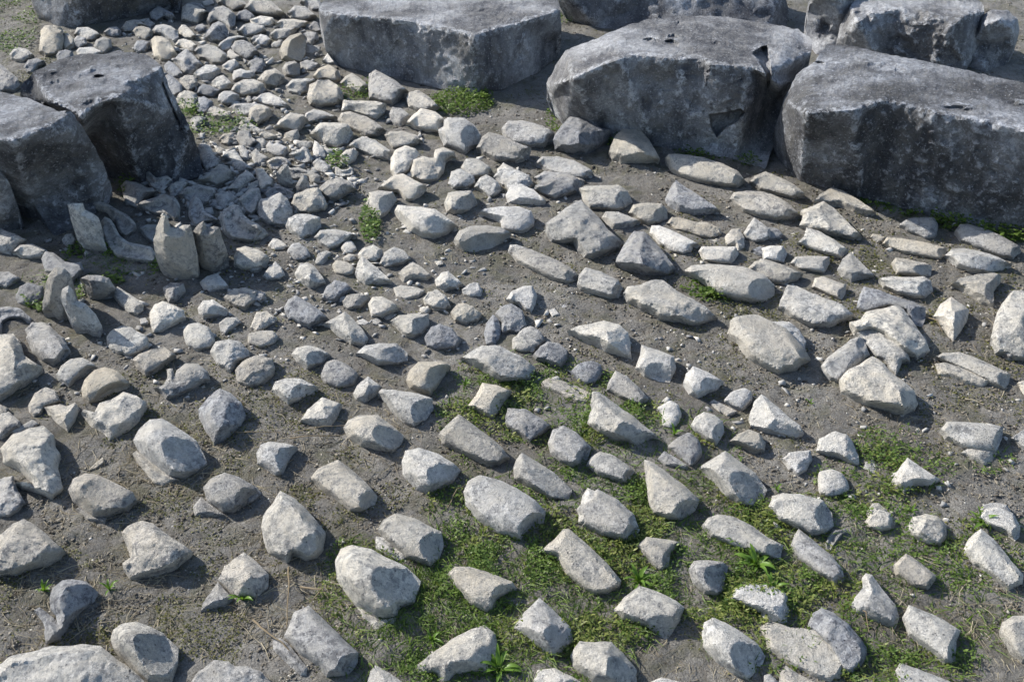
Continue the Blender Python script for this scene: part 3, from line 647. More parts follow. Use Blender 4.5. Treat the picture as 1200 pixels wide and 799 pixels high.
rw;small pale stone cut by the right edge, upper one;1168 190 1200 180 1240 190 1240 250 1200 245;;;
rg;brown-grey stone face with flat base, near the right edge;1050 -10 1080 -50 1180 -50 1200 30 1190 80 1130 80 1060 30;;;
T 0 200 4
ug;thin leaning slab with concave top standing by the left block's foot;315 155 340 148 385 150 400 180 460 215 475 260 480 300 505 375 440 370 390 355 360 320 345 270 330 220;;;the slab leaning by the left block
vb;long dark curved rim piece lying behind two standing slabs;412 150 440 137 500 150 540 175 600 205 640 250 630 285 590 310 560 290 540 240 500 200 430 180;;;
vl;bone-shaped crescent tile, its left end raised, on a tuft of grass;470 240 490 210 520 225 545 270 560 300 600 330 650 340 710 355 735 400 730 430 660 425 590 415 540 395 500 350 475 300;;;the bone-shaped crescent
ul;tallest standing slab with a deep notch bitten from its top;718 320 730 270 750 220 770 193 785 215 800 260 835 265 860 250 890 248 905 300 920 370 930 440 930 495 890 508 840 500 800 480 750 440 725 390;;;the tall notched slab
ub;jagged dark-pitted slab standing right of the tallest notched slab;900 285 930 245 955 232 970 270 1000 255 1025 262 1045 320 1065 380 1050 410 1030 450 990 468 950 450 930 420 915 350;;;the jagged pitted slab
vb;big dark scoop tile lying tilted under its neighbours;645 160 660 140 720 125 770 105 820 120 845 160 840 215 820 235 780 210 720 205 660 185;;;the dark scoop tile
rb;dark lump between the left block and a scoop tile;565 65 590 42 640 50 690 75 740 95 730 110 680 135 640 180 590 160 575 110;;;
vb;curved dark arm of stone hugging the lichen hollow;830 110 870 75 930 60 1000 75 1015 100 990 140 950 165 930 140 900 160 850 130;;;
vb;wishbone-shaped grey tile with a foot pointing right;880 205 890 140 915 110 945 140 960 190 1010 215 1030 240 960 240 920 260 905 250;;;
vg;@small dark triangular piece;650 265 690 248 740 250 740 290 720 310 720 340 690 320 665 295;;;
vb;large grey U-shaped cradle tile opening to the right;1025 210 1050 175 1100 152 1130 165 1140 200 1170 230 1215 250 1240 280 1200 330 1150 335 1080 320 1040 280;;;the cradle tile
rg;@small knobbly grey piece;1005 110 1040 95 1080 100 1110 130 1090 155 1050 180 1020 165;;;
rg;small chip with a crumbled face beside the grass at the block foot;288 320 305 295 335 290 355 320 345 345 320 358 295 340;;;
rb;large rough stone at the left edge under the block corner;-30 290 0 270 60 290 128 320 120 340 90 355 50 390 0 385 -40 380;;;
cg;low grey crescent stone leading the left file of tiles;55 380 90 345 150 338 220 370 230 390 190 410 130 412 90 400;;;
cb;upright dark shoulder piece behind the two pointed slabs;192 410 210 375 250 380 300 420 330 430 380 425 400 480 350 510 320 540 250 490 210 470;;;
ug;pointed tall slab in the left file, leaning right;200 600 215 520 230 480 255 450 300 455 330 480 340 530 330 600 330 650 310 700 270 690 240 650 195 650;;;the pointed left slab
ul;pale twisted slab with rippled rim in front of a pointed one;282 590 290 550 320 532 345 560 355 600 400 620 450 670 475 720 470 775 430 765 390 745 340 720 325 680 300 640;;;the rippled pale slab
ug;grey squarish standing slab with pinched top among grass;372 500 410 485 470 488 510 500 540 545 510 580 450 605 420 600 405 560 395 520;;;
cl;stubby tile end with swirl-shaped top pointing up left;525 560 550 538 590 565 630 590 670 620 670 650 640 675 600 665 560 625 530 590;;;
rb;grey pyramid lump by the left grass patch;70 590 90 540 130 520 200 540 205 590 180 630 120 635 80 620;;;
rg;small rounded stone at the left margin amid grass;-40 500 0 470 40 470 95 500 70 525 30 550 0 540 -40 540;;;
vb;low hollow stone with white crest at the left margin;-40 720 -20 640 40 632 90 640 150 690 150 715 100 690 50 690 10 710 0 760 -30 760;;;
rg;brown-grey bulky fragment at the foot of the left file;115 740 150 705 220 710 230 740 300 780 320 830 280 870 200 850 140 820;;;
al;small sharp pyramid right of the brown-grey bulky fragment;-40 800 0 765 60 760 95 800 90 830 0 850;;;
ol;rounded pale boulder split by a faint line, above the two touching stones;495 780 520 745 570 722 620 730 690 795 650 830 560 860 510 830;;;
ab;small blue-grey faceted stone;762 545 800 520 860 525 870 560 820 610 790 615 770 580;820 520 800 610;;the small blue-grey faceted stone
rw;pale boulder with flat cut base and rounded top;700 660 720 625 760 608 810 625 860 650 870 685 820 720 760 750 715 755 700 700;;;the pale flat-based boulder
aw;small smooth pale wedge above the chip row;935 520 970 490 1020 478 1070 535 1060 550 980 560 950 545;;;
cw;small shell-shaped tile with cream side and hollow end;925 640 950 605 1000 600 1070 650 1060 670 1000 680 950 690 930 670;1000 605 960 690;;
rg;mottled stone close left of two cream stones;1045 590 1090 550 1150 545 1210 560 1200 610 1150 645 1100 635 1060 610;;;
rw;@small grey-white stone;1025 710 1060 685 1110 682 1132 710 1090 740 1050 765 1030 745;;;
ol;smooth rounded dome-shaped stone;855 750 880 715 930 708 980 730 1010 790 990 830 920 840 870 810;;;
cl;smooth pale tile, its pointed nose facing left, right of the pitted slab;1095 400 1110 360 1150 350 1210 365 1260 400 1250 450 1190 465 1130 460 1095 440;;;
rw;tiny white cube-like chip;655 690 680 685 697 705 690 715 657 718;;;
rg;@small flat embedded stone;1020 800 1070 785 1120 795 1130 840 1060 850 1020 830;;;
T 300 200 4
rl;knobbly peaked boulder at the right flank of the scoop group;5 170 20 130 60 120 110 98 150 130 170 180 165 220 140 255 60 250 15 225;;;the knobbly peaked boulder
vb;thin ring-shaped broken tile rim with dark hollow;35 105 70 75 120 70 180 100 175 130 150 140 130 110 80 130 45 130;;;
rl;rough pale boulder joined to a smooth disc;165 150 180 110 240 80 290 75 320 120 335 160 320 185 240 200 180 190;;;the rough pale boulder
cb;smooth disc-ended tile, its oval face toward the left;285 85 330 45 390 28 440 50 480 95 440 105 390 135 340 140 305 120;400 40 390 130;;the disc-ended tile
cg;polished grey tile block with a darker flat end to the right;138 255 150 220 190 200 250 200 300 215 305 260 260 300 210 325 160 290;255 215 215 320;;the polished grey tile block
cg;long-nosed rounded tile with its rim curling right;270 310 300 275 370 270 440 285 470 300 440 320 400 350 340 367 300 345;;;
ob;small dark-topped domed stone against the cradle tile;-60 260 0 248 40 270 60 295 30 325 -30 330 -60 300;;;
ow;cream half-moon chip left of a small blue-grey block;52 350 80 312 110 320 155 355 130 370 80 372;;;the cream half-moon chip
ob;small blue-grey block stone left of two tiny chips;140 380 165 340 200 332 240 360 258 400 230 420 180 420;;;
ag;@tiny tilted flat stone;275 430 290 385 330 370 358 380 345 405 310 440 280 440;;;
ow;@small round white stone;395 360 420 325 450 325 475 365 455 385 415 388;;;
rw;@tiny white lump;405 405 435 385 460 390 470 415 440 425 410 422;;;
cw;tile chip with a fanned pale crest beside a larger rounded one;475 390 500 360 550 343 595 370 590 410 560 430 510 425 480 410;;;
rl;grey-topped round boulder touching a fanned chip;578 435 600 380 650 352 700 375 728 412 690 435 640 445 600 452;;;the grey-topped round boulder
al;pyramid-like wedge with a knife-straight lower edge;462 480 475 430 495 395 540 430 600 480 640 522 580 528 510 528 475 505;;;the straight-edged wedge
ot;smooth cream pillow-shaped stone;355 440 375 415 420 420 465 450 460 485 410 490 370 478;;;
al;squat tile with a squarish block end, right of a small spiky stone;180 480 200 440 240 425 270 440 310 490 328 525 290 540 250 548 200 520;240 430 260 545;;
rw;small spiky white stone;30 490 60 450 90 422 120 450 138 490 110 508 50 505;;;
rb;dark stone with a bright ridge and green moss at its base;305 595 330 540 370 508 420 520 450 550 410 580 370 605 330 605;350 530 430 590;;
rl;low oval stone with a dark lichen crown;405 610 425 580 480 570 535 580 530 600 490 635 430 645 410 635;;;
cw;pale wide tile with broken fan-shaped right rim;525 620 545 588 590 585 640 610 670 640 640 665 590 685 540 680;;;
pw;@small flat white chip;470 700 500 690 535 710 510 722 480 718;;;
rl;bright broad boulder with sharp left corner above a mottled one;630 700 670 675 740 665 810 668 812 710 780 760 740 780 700 775 660 740;740 670 720 775;;the bright broad boulder
al;low trapezoid stone with an undercut grey base;662 480 700 445 735 423 780 450 825 490 800 510 740 505 690 522;;;
pt;thin tan slab tipping toward the right, flat on the soil;642 545 680 532 740 540 795 560 760 585 700 600 660 590;;;
rw;angular white stone with a grey wedge face;838 510 870 475 900 465 940 500 972 530 940 548 880 560 845 540;900 470 880 555;;
rw;small squarish white stone beside an angular white one;965 555 1000 525 1040 520 1062 560 1055 590 1000 592 970 575;;;
rl;craggy whitish stone with a blunt top;783 600 805 565 850 553 890 580 912 630 880 645 830 645 795 625;;;
rw;tiny bright white cube beside a craggy stone;765 640 785 632 818 645 800 668 770 665;;;
rt;pale boulder with a brownish shaded base;912 660 940 625 970 613 1020 635 1060 670 1040 700 980 712 930 700;;;
rb;mottled bluish boulder left of the split disc;788 775 820 730 860 712 920 735 960 790 940 830 850 840 800 820;;;
cb;blue-grey tile with rough speckled surface, sloping down right;130 640 150 600 185 580 240 610 300 650 340 690 300 710 250 730 200 715 150 690;;;the blue-grey speckled tile
al;diamond-shaped stone with a flat bright facet on its left;315 710 370 685 415 657 450 685 500 740 525 780 510 815 440 812 380 770;415 660 440 760;;the diamond-shaped stone
rw;bright wedge with two fins on its top, at the left of the row;-30 730 0 660 50 655 98 690 90 710 40 740 0 755;;;
ol;low pale dome under a bright finned wedge;-40 760 20 745 80 745 105 775 90 810 20 830 -40 810;;;
cg;wide stone with concave front, left of the blue-grey speckled tile;-60 560 0 555 40 570 50 595 20 615 -40 615 -70 590;;;
ow;small pale oval at the left of a spiky white stone;-60 400 -30 372 0 372 30 400 48 430 20 465 -20 470 -50 450;;;
pg;@tiny grey pebble stone;545 695 570 685 588 705 570 720 548 715;;;
ab;dark split disc, left half of a cracked shell stone;1068 760 1080 710 1110 670 1135 690 1150 740 1140 780 1120 810 1080 810;;;the split disc
rb;dark curved shell with fissures, right half of a cracked shell stone;1120 670 1150 630 1200 618 1250 650 1270 720 1240 760 1190 750 1155 760 1150 710;;;
aw;long spearhead-shaped stone with a central keel;1040 200 1070 175 1150 165 1230 165 1290 185 1305 230 1290 265 1250 285 1200 275 1130 240;;;the keeled spearhead stone
ct;flattish brown boulder with broad tilted top;925 320 950 280 1000 258 1080 252 1150 262 1195 285 1160 330 1110 360 1040 378 970 375 935 350;980 320 1180 300;;the flattish brown boulder
cl;tile block with a white concave left facet;882 150 900 100 950 92 1010 90 1040 150 1000 185 930 205 895 190;960 100 930 200;;
rl;pale stone with an indented right side, above two others;900 60 915 0 960 -15 1020 20 1030 60 990 80 920 82;;;
cl;leaf-shaped tile end with grass at its foot;1020 75 1050 30 1080 15 1130 45 1155 85 1120 120 1090 125 1060 100;;;
rl;large pale tile at the head of three stacked stones;1110 30 1140 -10 1200 -20 1240 20 1230 60 1190 75 1150 70;;;
cw;white tile stub with craggy left face;515 150 530 100 570 90 640 95 660 130 620 190 580 230 545 200;590 100 580 225;;the white craggy stub
cw;smooth cut cylinder lying across a rough block;570 80 600 50 650 15 690 10 740 40 800 70 790 95 740 138 700 135 660 100 610 95;;;the smooth cut cylinder
cw;large white tile with splintered left end and huge sloping face;648 185 665 158 750 165 840 175 900 220 950 260 900 290 830 318 780 310 720 285 690 245 665 220;800 175 790 315;;the splintered white tile
pg;@small flat grey slip;600 685 640 665 660 668 640 690 610 695;;;
rw;@small white chip;830 420 870 418 880 435 850 445;;;
pw;@small white chip;530 325 550 305 590 310 585 330 550 338;;;
T 600 200 4
cb;speckled slim tile next to a white spearhead stone;100 90 110 65 150 55 190 30 230 5 290 20 330 55 310 100 260 115 200 135 140 115;;;
cg;curved roof-like ridge behind the speckled slim tile;150 40 165 0 200 -20 270 0 350 50 330 68 290 40 220 10;;;
aw;low white wedge with a chisel end;-30 110 -10 70 40 58 100 85 160 140 150 158 90 160 20 155 -20 150;;;
ow;white keel-shaped rounded stone end;-60 190 -20 165 50 170 90 195 107 245 80 275 40 290 0 285 -50 270;;;
cl;warm grey drum with a faceted dark right end;315 80 350 68 430 65 505 65 540 90 565 140 540 170 500 188 440 185 360 180 330 130;505 65 490 185;;the warm grey drum
ct;short tan drum with a dark flat right end;545 195 570 155 620 148 700 150 728 180 730 220 690 245 640 252 590 235;690 150 660 248;;the short tan drum
ab;dark roof-shaped prism with a sharp ridge falling right;718 130 740 80 770 42 810 70 880 115 950 160 980 190 920 205 850 212 780 195 730 165;770 45 740 175;;the dark roof-shaped prism
rl;big winged stone with a pale spur pointing left and arched foot;155 240 200 215 250 175 320 133 360 170 410 220 450 270 515 330 500 360 440 385 380 405 335 405 310 370 290 340 240 345 180 328 155 290;200 230 400 230|320 140 320 400;;the winged stone
rb;rugged triangular grey block with stepped left ribs;480 430 500 385 545 310 575 278 620 282 660 320 710 380 760 440 765 470 720 488 640 485 570 470 510 455;570 290 630 480;;the ribbed triangular block
al;small tile with flat triangular end in the gap above the ribbed block;420 215 440 188 500 190 560 215 605 235 570 260 520 270 470 275 440 245;;;
cw;white half-round tile with its right lip chipped;643 290 655 255 690 252 780 290 850 325 885 345 850 355 840 380 800 392 740 375 690 345;;;the chip-lipped white tile
rt;wavy brown fragment with two humps;725 245 750 215 790 218 850 235 920 240 975 265 985 300 930 318 880 310 820 290 760 275;;;the two-humped brown fragment
aw;bright white notched block like a step;998 305 1030 270 1065 268 1090 310 1090 355 1060 375 1040 350 1005 350;;;
cw;whitest drum with smooth sides and squared face;873 375 890 352 960 352 1050 352 1065 385 1030 437 960 432 900 420;;;the whitest drum
cl;cone-shaped stub at the end of the row, pale;1085 290 1110 250 1135 215 1170 240 1210 270 1215 310 1180 330 1130 332 1095 315;;;
ct;large tan oval boulder with a bush before it;800 470 840 440 920 435 1010 438 1100 450 1180 480 1230 530 1230 580 1190 612 1120 620 1040 605 960 585 890 530 830 500;1150 460 1100 615;;the large tan oval boulder
cg;long fluted round rod, its grooves running lengthwise;-20 375 -10 345 20 342 100 370 200 410 270 450 315 490 300 515 260 530 190 510 100 470 20 425;;;the long fluted rod
cl;smooth short drum lying against the end of the long fluted rod;305 530 315 480 345 450 420 470 500 510 520 545 500 590 450 592 380 575 320 555;;;the short drum by the fluted rod
rl;big angular boulder like an overturned prow;522 570 540 540 600 530 650 505 710 508 760 545 830 590 900 630 965 685 940 705 880 722 820 720 740 700 690 695 640 665 580 640 540 610;700 510 720 700|540 590 800 650;;the prow-shaped boulder
cw;white rounded stone with overhanging round end at the left;-30 600 0 560 60 535 95 535 118 580 110 620 90 660 60 650 30 625 -10 620;;;
aw;big white triangular stone with shaded rear tip;260 745 310 725 380 710 430 698 500 715 545 755 555 800 560 880 520 870 440 850 380 815 300 780;480 710 440 850;;the big white triangle
rt;yellowish rounded boulder with a rough faceted top, the largest of the open soil;1010 760 1020 700 1060 680 1130 665 1200 690 1290 740 1360 810 1400 880 1330 930 1250 950 1190 925 1100 880 1060 820;1050 770 1350 860;;the yellowish faceted boulder
og;grey domed stone above a flat pale disc;20 770 50 735 90 722 130 745 160 790 130 820 60 825 10 810;;;
ob;small dark stone in the shade of the white overhanging one;-40 690 -10 640 15 680 22 740 0 750 -30 740;;;
rl;narrow dark-crusted stone behind the warm grey drum;290 0 320 -10 350 5 380 20 375 35 340 35;;;
pw;@small white chip;228 630 245 618 258 635 240 640;;;
pw;@flat pale chip;170 650 200 640 222 670 190 680;;;
cg;speckled large tile with point to the right, under the middle block;1020 130 1040 100 1100 90 1180 95 1250 120 1310 160 1355 210 1320 225 1240 230 1160 215 1080 190 1040 160;;;
rw;@small pale flat chip;932 325 960 315 978 325 950 335;;;
ab;@small grey wedge;1120 370 1160 352 1210 355 1215 400 1170 400 1140 390;;;
rl;@white lump;1140 430 1170 408 1230 425 1310 480 1290 540 1230 520 1160 470;;;
cl;round-nosed tile pointing left by the block foot;1112 50 1140 20 1190 0 1260 30 1320 60 1370 100 1375 120 1310 130 1240 110 1160 90;;;
T 900 200 4
al;crescent-backed tile against the right block, in grass;210 150 240 110 300 75 350 90 420 130 480 170 508 195 470 205 400 190 330 160;;;
rl;big angular pale rock, peaked at its left, with sharp lower right corner;148 250 165 205 155 185 200 165 260 140 310 170 370 230 420 280 442 310 400 320 320 310 250 290 190 280;210 170 340 310;;the peaked pale rock
cl;pointed tile with a squared-off upper left end;138 335 170 305 180 262 240 280 320 325 380 370 350 412 290 395 220 375 170 355;;;
cw;white stub with the round face to the right, at the end of its row;-30 360 10 348 70 350 90 385 75 425 30 425 -20 415;70 350 40 425;;
cw;short pale tile with shaded hollow under its right end;105 430 130 400 200 395 290 400 290 430 265 478 210 470 140 460;;;
cl;smooth curved tile with a hooked lower left rib;-100 460 -60 420 0 415 80 440 165 480 140 510 80 532 20 525 -30 500;;;
al;axe-shaped stone with a keen upper corner;325 460 350 410 390 378 430 420 490 475 500 500 440 505 390 515 350 495;;;the axe-shaped stone
cw;pale squat drum wedged between two larger tiles;205 545 220 500 260 492 320 515 368 530 365 570 345 605 280 580;;;the pale squat drum
rl;big broken boulder with a furrowed face and a long ledge;48 640 60 600 90 530 140 540 210 570 290 600 350 625 405 665 390 695 330 710 280 732 200 725 110 690;70 610 300 680;;the furrowed boulder
rl;yellow-grey boulder crest with a flat left facet;-100 720 -50 705 30 700 100 702 150 740 180 800 170 850 100 870 0 840 -60 790;;;
cb;long dark speckled cylinder lying behind the broken cone;415 640 430 580 450 540 520 555 600 585 680 610 740 640 740 690 720 730 680 730 640 660 560 640 480 660 440 665;;;the long speckled cylinder
rl;faceted cone-like boulder with rough left flank, above the crack;380 710 440 690 460 660 540 640 600 625 640 645 690 720 740 790 760 840 700 880 600 850 540 790 480 760 400 770;600 630 620 800;;the cone-like boulder
cl;ribbed half drum with dark pitted right end;520 500 580 493 660 495 730 492 765 510 775 560 740 590 690 595 600 575 540 545;730 495 700 592;;
cl;thin-walled tile segment with bluish shaded end;578 430 600 403 660 412 740 430 770 445 765 490 720 495 650 490 600 485;690 420 680 490;;
ct;long narrow half-round rod beside a small end chip;535 340 560 308 640 315 730 330 840 360 835 390 810 415 740 405 640 385 570 360;;;the long narrow rod
cl;small end chip broken off a long rod;480 310 490 292 520 297 555 312 540 330 510 335;;;
og;grey stone with a rounded top in grass, close below the right block;612 250 660 220 720 215 780 215 800 250 790 310 740 320 700 300 650 285;;;
cg;long dark-nosed tile by the foot of the right block, at its right end;875 280 900 248 940 245 1020 268 1100 305 1180 350 1190 375 1150 415 1080 400 980 365 900 330;;;the dark-nosed tile
cl;bullet-shaped tile with a craggy left end, under a dark-nosed one;830 395 860 365 920 358 1000 375 1080 400 1145 438 1100 465 1030 478 950 475 880 450;950 365 930 470;;the bullet-shaped tile
al;white three-cornered stone with flared top right corner;860 530 900 500 980 482 1060 475 1095 485 1090 520 1060 560 1058 640 1000 620 920 575;1040 480 1050 630;;the three-cornered stone
aw;white prism standing on its tip, grooved down the middle;775 680 810 620 860 588 910 620 945 650 935 700 890 770 870 800 840 755 810 720;880 600 870 790;;the grooved white prism
rl;pale rounded boulder cut by the right edge, big as a bread oven door;1050 780 1060 700 1100 620 1150 560 1210 560 1280 600 1290 720 1280 850 1230 890 1150 880 1070 850;;;
ob;half-buried low stone in shadow above the small grey wedge;-30 290 0 262 40 265 75 295 60 315 20 320 -20 315;;;
pw;@small pale flat chip;100 295 120 288 135 300 115 305;;;
ob;@small round blue-grey stone;-30 540 -10 505 10 505 30 550 10 580 -20 580;;;
T 600 0 4
rb;blue-grey knobbly stone leaning at the middle block's left foot;190 650 230 590 275 540 320 527 370 550 405 590 460 610 455 650 410 690 340 720 260 720 200 700;300 535 320 715;;the blue-grey knobbly stone
at;smooth cream pyramid with a flattened reddish tip;452 710 480 640 515 603 600 602 640 650 695 740 690 755 620 765 510 765 470 745;570 610 640 760;;the cream pyramid
cl;long half-round tile with a broken left mouth at the middle block's foot;718 740 735 718 800 720 900 735 990 765 1060 800 1100 850 1060 880 990 875 860 850 780 820 740 790;;;
cl;pale elongated tile under the blue-grey knobbly stone;110 760 140 732 210 730 290 748 370 790 385 820 330 840 240 830 160 800;;;
cg;cylinder with a warm shaded right end near the gap between two blocks;-50 600 -20 565 50 562 140 585 200 620 195 660 150 685 80 690 0 675 -40 640;;;
cw;white pointed tile tip under the warm cylinder;-60 680 -20 655 20 670 75 715 60 745 20 760 -40 755 -80 730;;;
rl;@rough pale stone;-40 800 20 790 80 820 100 860 60 900 -20 890 -60 840;;;
cg;@rounded grey tile;100 830 150 800 230 805 290 830 330 860 290 890 200 885 130 870;;;
T 300 0 4
cg;round-topped tile with a leaning fluted bar on its back;525 400 530 345 560 325 600 345 660 380 715 425 690 450 640 490 590 480 530 460;;;the tile with a fluted bar
ct;low cone of sand-coloured stone at the long block's foot;388 390 420 355 450 340 490 365 528 400 520 430 470 438 420 415;;;the low sandy cone
cg;bread-loaf shaped tile beside a fluted bar;702 460 715 430 760 420 810 450 860 500 850 520 800 520 750 518 715 500;;;
cw;broad shouldered tile dipping down right, below a bread-loaf shaped one;700 575 730 540 775 503 840 520 895 565 880 590 860 620 800 615 740 600;;;
ag;small pinched stone in dead grass;622 530 640 500 680 505 728 540 710 570 680 590 650 580 630 560;;;
cl;squared capital-like stone with a flared rim and shaded side;855 605 880 590 880 560 900 548 975 550 1020 580 1055 630 1050 670 1010 690 980 720 930 700 880 680;975 555 975 715;;the capital-like stone
cg;long fluted tile, flat ended, right of a capital-like stone;1032 690 1060 640 1090 615 1150 630 1210 660 1290 690 1280 740 1210 760 1120 755 1060 720;;;
cl;white fluted block with a jagged end behind a long fluted tile;395 530 410 465 460 470 560 472 612 485 600 530 560 562 500 545 440 525;;;
cb;blue-pitted half drum lying in front of a white fluted block;383 560 400 525 440 520 520 545 570 575 608 610 570 640 510 640 450 610 400 590;;;the blue-pitted half drum
cl;short drum with a broken lip on its near side;248 630 280 590 300 572 380 572 430 580 455 620 430 670 380 695 320 680 280 650;405 575 380 690;;the short lipped drum
ow;elbow-shaped pale tile pointing down left;78 600 110 560 160 525 220 535 245 560 210 600 190 620 140 610;;;
cw;curved white tile tail, tapering to the right, joined to an elbow-shaped one;230 530 270 508 320 520 380 545 375 560 310 562 250 575 225 560;;;
rl;@small blocky grey-white stone;130 625 160 610 195 603 205 630 195 660 160 665 135 650;;;
cl;white domed stone with a grey collar and heavy brown base;238 450 250 395 290 375 340 372 380 395 405 430 410 470 380 495 310 500 250 490;255 390 395 430;;the collared dome
ct;grey-brown stone with a bright left crest behind the collared dome;265 355 290 320 340 300 390 330 400 370 370 385 320 372 290 375;;;
cl;low bright rimmed tile left of the collared dome;138 400 170 370 240 365 290 378 250 400 240 430 200 445 150 430;;;
ow;small white cone chip at the long block's left corner;308 285 335 248 350 265 370 295 340 297;;;
ct;large brown-fronted boulder with a white left rim;108 240 125 195 160 165 210 150 235 190 230 250 210 290 160 290 120 275;160 165 150 290;;the brown-fronted boulder
ag;dark slanting stone behind the brown-fronted boulder;200 170 240 145 290 150 295 190 260 210 235 205 225 180;;;
cl;long flat oval stone near the long block's left side;88 110 120 88 180 88 250 100 240 125 180 145 110 135;;;
cl;@smooth oval stone;62 160 90 135 140 128 190 130 180 155 150 180 100 188 70 178;;;
ow;@round white stone;0 180 20 158 50 165 75 190 50 215 10 215 -10 200;;;
ow;@pale oval stone;-30 90 20 72 80 80 92 105 70 125 20 125 -20 120;;;
cg;long tan-grey tile lying at the rear, sloping down to the right;-60 40 -20 -10 30 -20 80 10 140 65 120 82 60 78 0 68 -40 60;;;the long rear tile
cg;wide rear stone with a pale crest near the long block's top corner;145 60 180 25 230 28 285 75 275 92 220 98 160 85;;;
rg;@dull grey stone;205 10 240 -20 290 -20 310 30 300 50 260 50 225 25;;;
cg;@small grey tile;245 125 270 97 295 105 305 150 280 150 250 140;;;
pg;flat broken grey plate by the long block's corner;228 215 260 210 300 215 300 235 270 250 235 248;;;
og;round drum face with a bright curved rim;120 320 140 290 180 283 205 300 205 345 170 360 135 355;160 288 150 358;;the round drum face
cg;@low grey tile;205 290 240 278 300 298 290 320 240 325 210 320;;;
cg;dark-ended tile leaning left of the round drum face;5 370 40 330 90 318 130 350 138 380 90 408 45 410 20 395;80 325 50 405;;
rw;crumpled white-topped stone with shaded base;-10 470 20 440 60 430 110 455 150 490 140 502 90 500 40 490;;;the crumpled white stone
cg;@ribbed grey stone;-30 510 0 488 50 495 78 520 60 560 10 585 -40 570;;;
rb;@dark domed stone;-40 290 0 268 35 275 50 310 20 340 -20 345;;;
rb;@dark rounded stone;-40 400 -10 378 20 385 48 425 30 440 -20 440;;;
cl;cracked cylinder with a flat plate end pointing down right;420 690 460 655 500 635 560 655 610 690 645 715 630 748 560 740 490 710;;;
cw;small blunt block at the left end of a cracked cylinder;390 730 420 700 460 690 480 710 465 750 430 772 400 750;;;
cl;low white boat-shaped tile with a shaded underside;600 630 630 612 690 612 750 630 782 660 750 680 700 690 640 695 615 660;;;the white boat-shaped tile
rw;rounded white lump with drooping left side;632 740 650 700 700 680 750 695 775 730 750 770 720 800 650 830 630 800;;;
rw;chunky white stone shaped like an anvil;725 800 735 745 780 728 830 740 840 700 880 688 930 710 935 735 890 750 880 800 850 840 780 850 730 830;;;the anvil-shaped stone
cl;bright chunky tile fragment with two white crests;960 780 985 740 1040 740 1090 775 1110 800 1080 830 1010 835 970 810;;;
rl;small half-hidden stone, its top bluish;1130 790 1160 760 1200 780 1240 810 1210 850 1140 840;;;
vl;small pale trough-like piece with two raised ends;370 780 385 780 400 795 430 790 440 778 458 790 455 820 400 830 370 820;;;
T 300 100 8
cw;@small roof-shaped white chip;90 560 130 510 160 545 200 535 290 575 300 610 260 660 200 665 150 650 100 620;;;
cl;@pale twisted tile fragment;350 560 380 520 440 515 520 520 520 580 470 600 400 590;;;
vb;@small grey curled fragment;295 640 400 600 440 565 490 590 520 660 530 720 460 740 400 730 340 690;;;
aw;@thin bright-edged plate;530 590 545 510 580 530 640 600 650 650 640 690 590 680 540 670;590 530 590 680;;
cl;@rounded mottled fragment;525 720 570 680 640 705 700 760 700 800 640 830 570 800;;;
vb;@grey hollow-backed piece;100 720 140 680 200 660 290 680 340 740 300 770 240 760 200 800 140 790;;;
vb;@grey upright-eared piece;220 820 250 740 290 730 320 770 420 770 500 810 480 870 350 880 260 860;;;
rb;@dark grey stone;0 500 60 485 100 520 95 600 60 620 10 590;;;
cg;@low grey-topped stone;20 460 50 430 110 430 200 470 190 500 100 510 40 490;;;
T 150 200 8
vg;curving grey stone arm at the left block's right foot;155 60 150 0 200 -10 215 20 260 60 320 50 370 40 420 80 400 110 350 150 300 185 220 160 180 110;;;
cg;@low dark stone;370 160 440 100 510 95 580 115 530 165 450 200 400 215;;;
cl;broad squared slab-like tile among the tumbled pieces;645 90 700 50 780 0 850 -70 900 -60 1000 20 990 70 900 120 830 145 760 120 700 120;;;the broad squared tile
ag;steep leaning tile with a sharp roof edge;910 180 960 130 1040 40 1110 -10 1160 20 1200 80 1130 120 1040 210 980 190;1100 0 1010 200;;
vg;pale folded boulder leaning on the cradle tile;1015 270 1080 220 1140 160 1230 150 1250 250 1210 370 1160 420 1100 390 1060 330;;;
cg;small dark knob between folded pieces;880 210 930 190 1020 240 1010 290 960 290 900 250;;;
T 225 150 8
cb;long steep grey tile leaning in shadow at the left block's right side;35 210 70 140 120 135 180 170 200 240 280 330 240 370 140 400 90 330;180 180 240 360;;
cg;@tan-grey tile;275 270 320 220 400 195 430 230 480 310 580 380 560 410 460 410 400 380 350 300;;;
rg;@small dark tumbled stone;215 180 260 170 310 200 300 240 230 240;;;
cb;@dark leaning fragment;430 190 440 160 480 165 540 220 520 290 470 300;;;
ag;@sharp-backed grey fragment;545 230 600 185 640 230 730 280 700 320 640 355 600 350 570 300;;;
vb;@low saddle-shaped fragment;690 310 760 270 850 265 900 290 880 340 800 400 730 380;;;
cw;@twisted white fragment;595 420 600 375 660 370 700 420 760 480 760 540 700 580 640 570 620 490;;;
rb;@long low blue-grey piece;245 110 330 50 420 30 410 100 340 130 260 130;;;
cb;@blue-grey rounded piece;410 100 430 20 490 10 545 20 560 80 620 120 600 170 520 190 450 170;;;
rg;@dull half-shaded stone;600 110 660 90 700 130 690 190 620 210 590 180;;;
ub;@pointed grey shard;785 420 850 340 890 340 920 400 940 480 980 500 960 560 880 540 820 500;;;
cg;@flat grey wing of tile;920 370 1000 365 1130 410 1200 440 1200 510 1120 510 1080 460 1000 470 930 420;;;
ub;@dark little upright shard;970 540 1000 480 1040 430 1080 450 1100 530 1130 560 1060 620 990 590;;;
vg;@rough grey fragment;500 590 530 520 620 480 640 540 600 560 560 570;;;
T 150 0 8
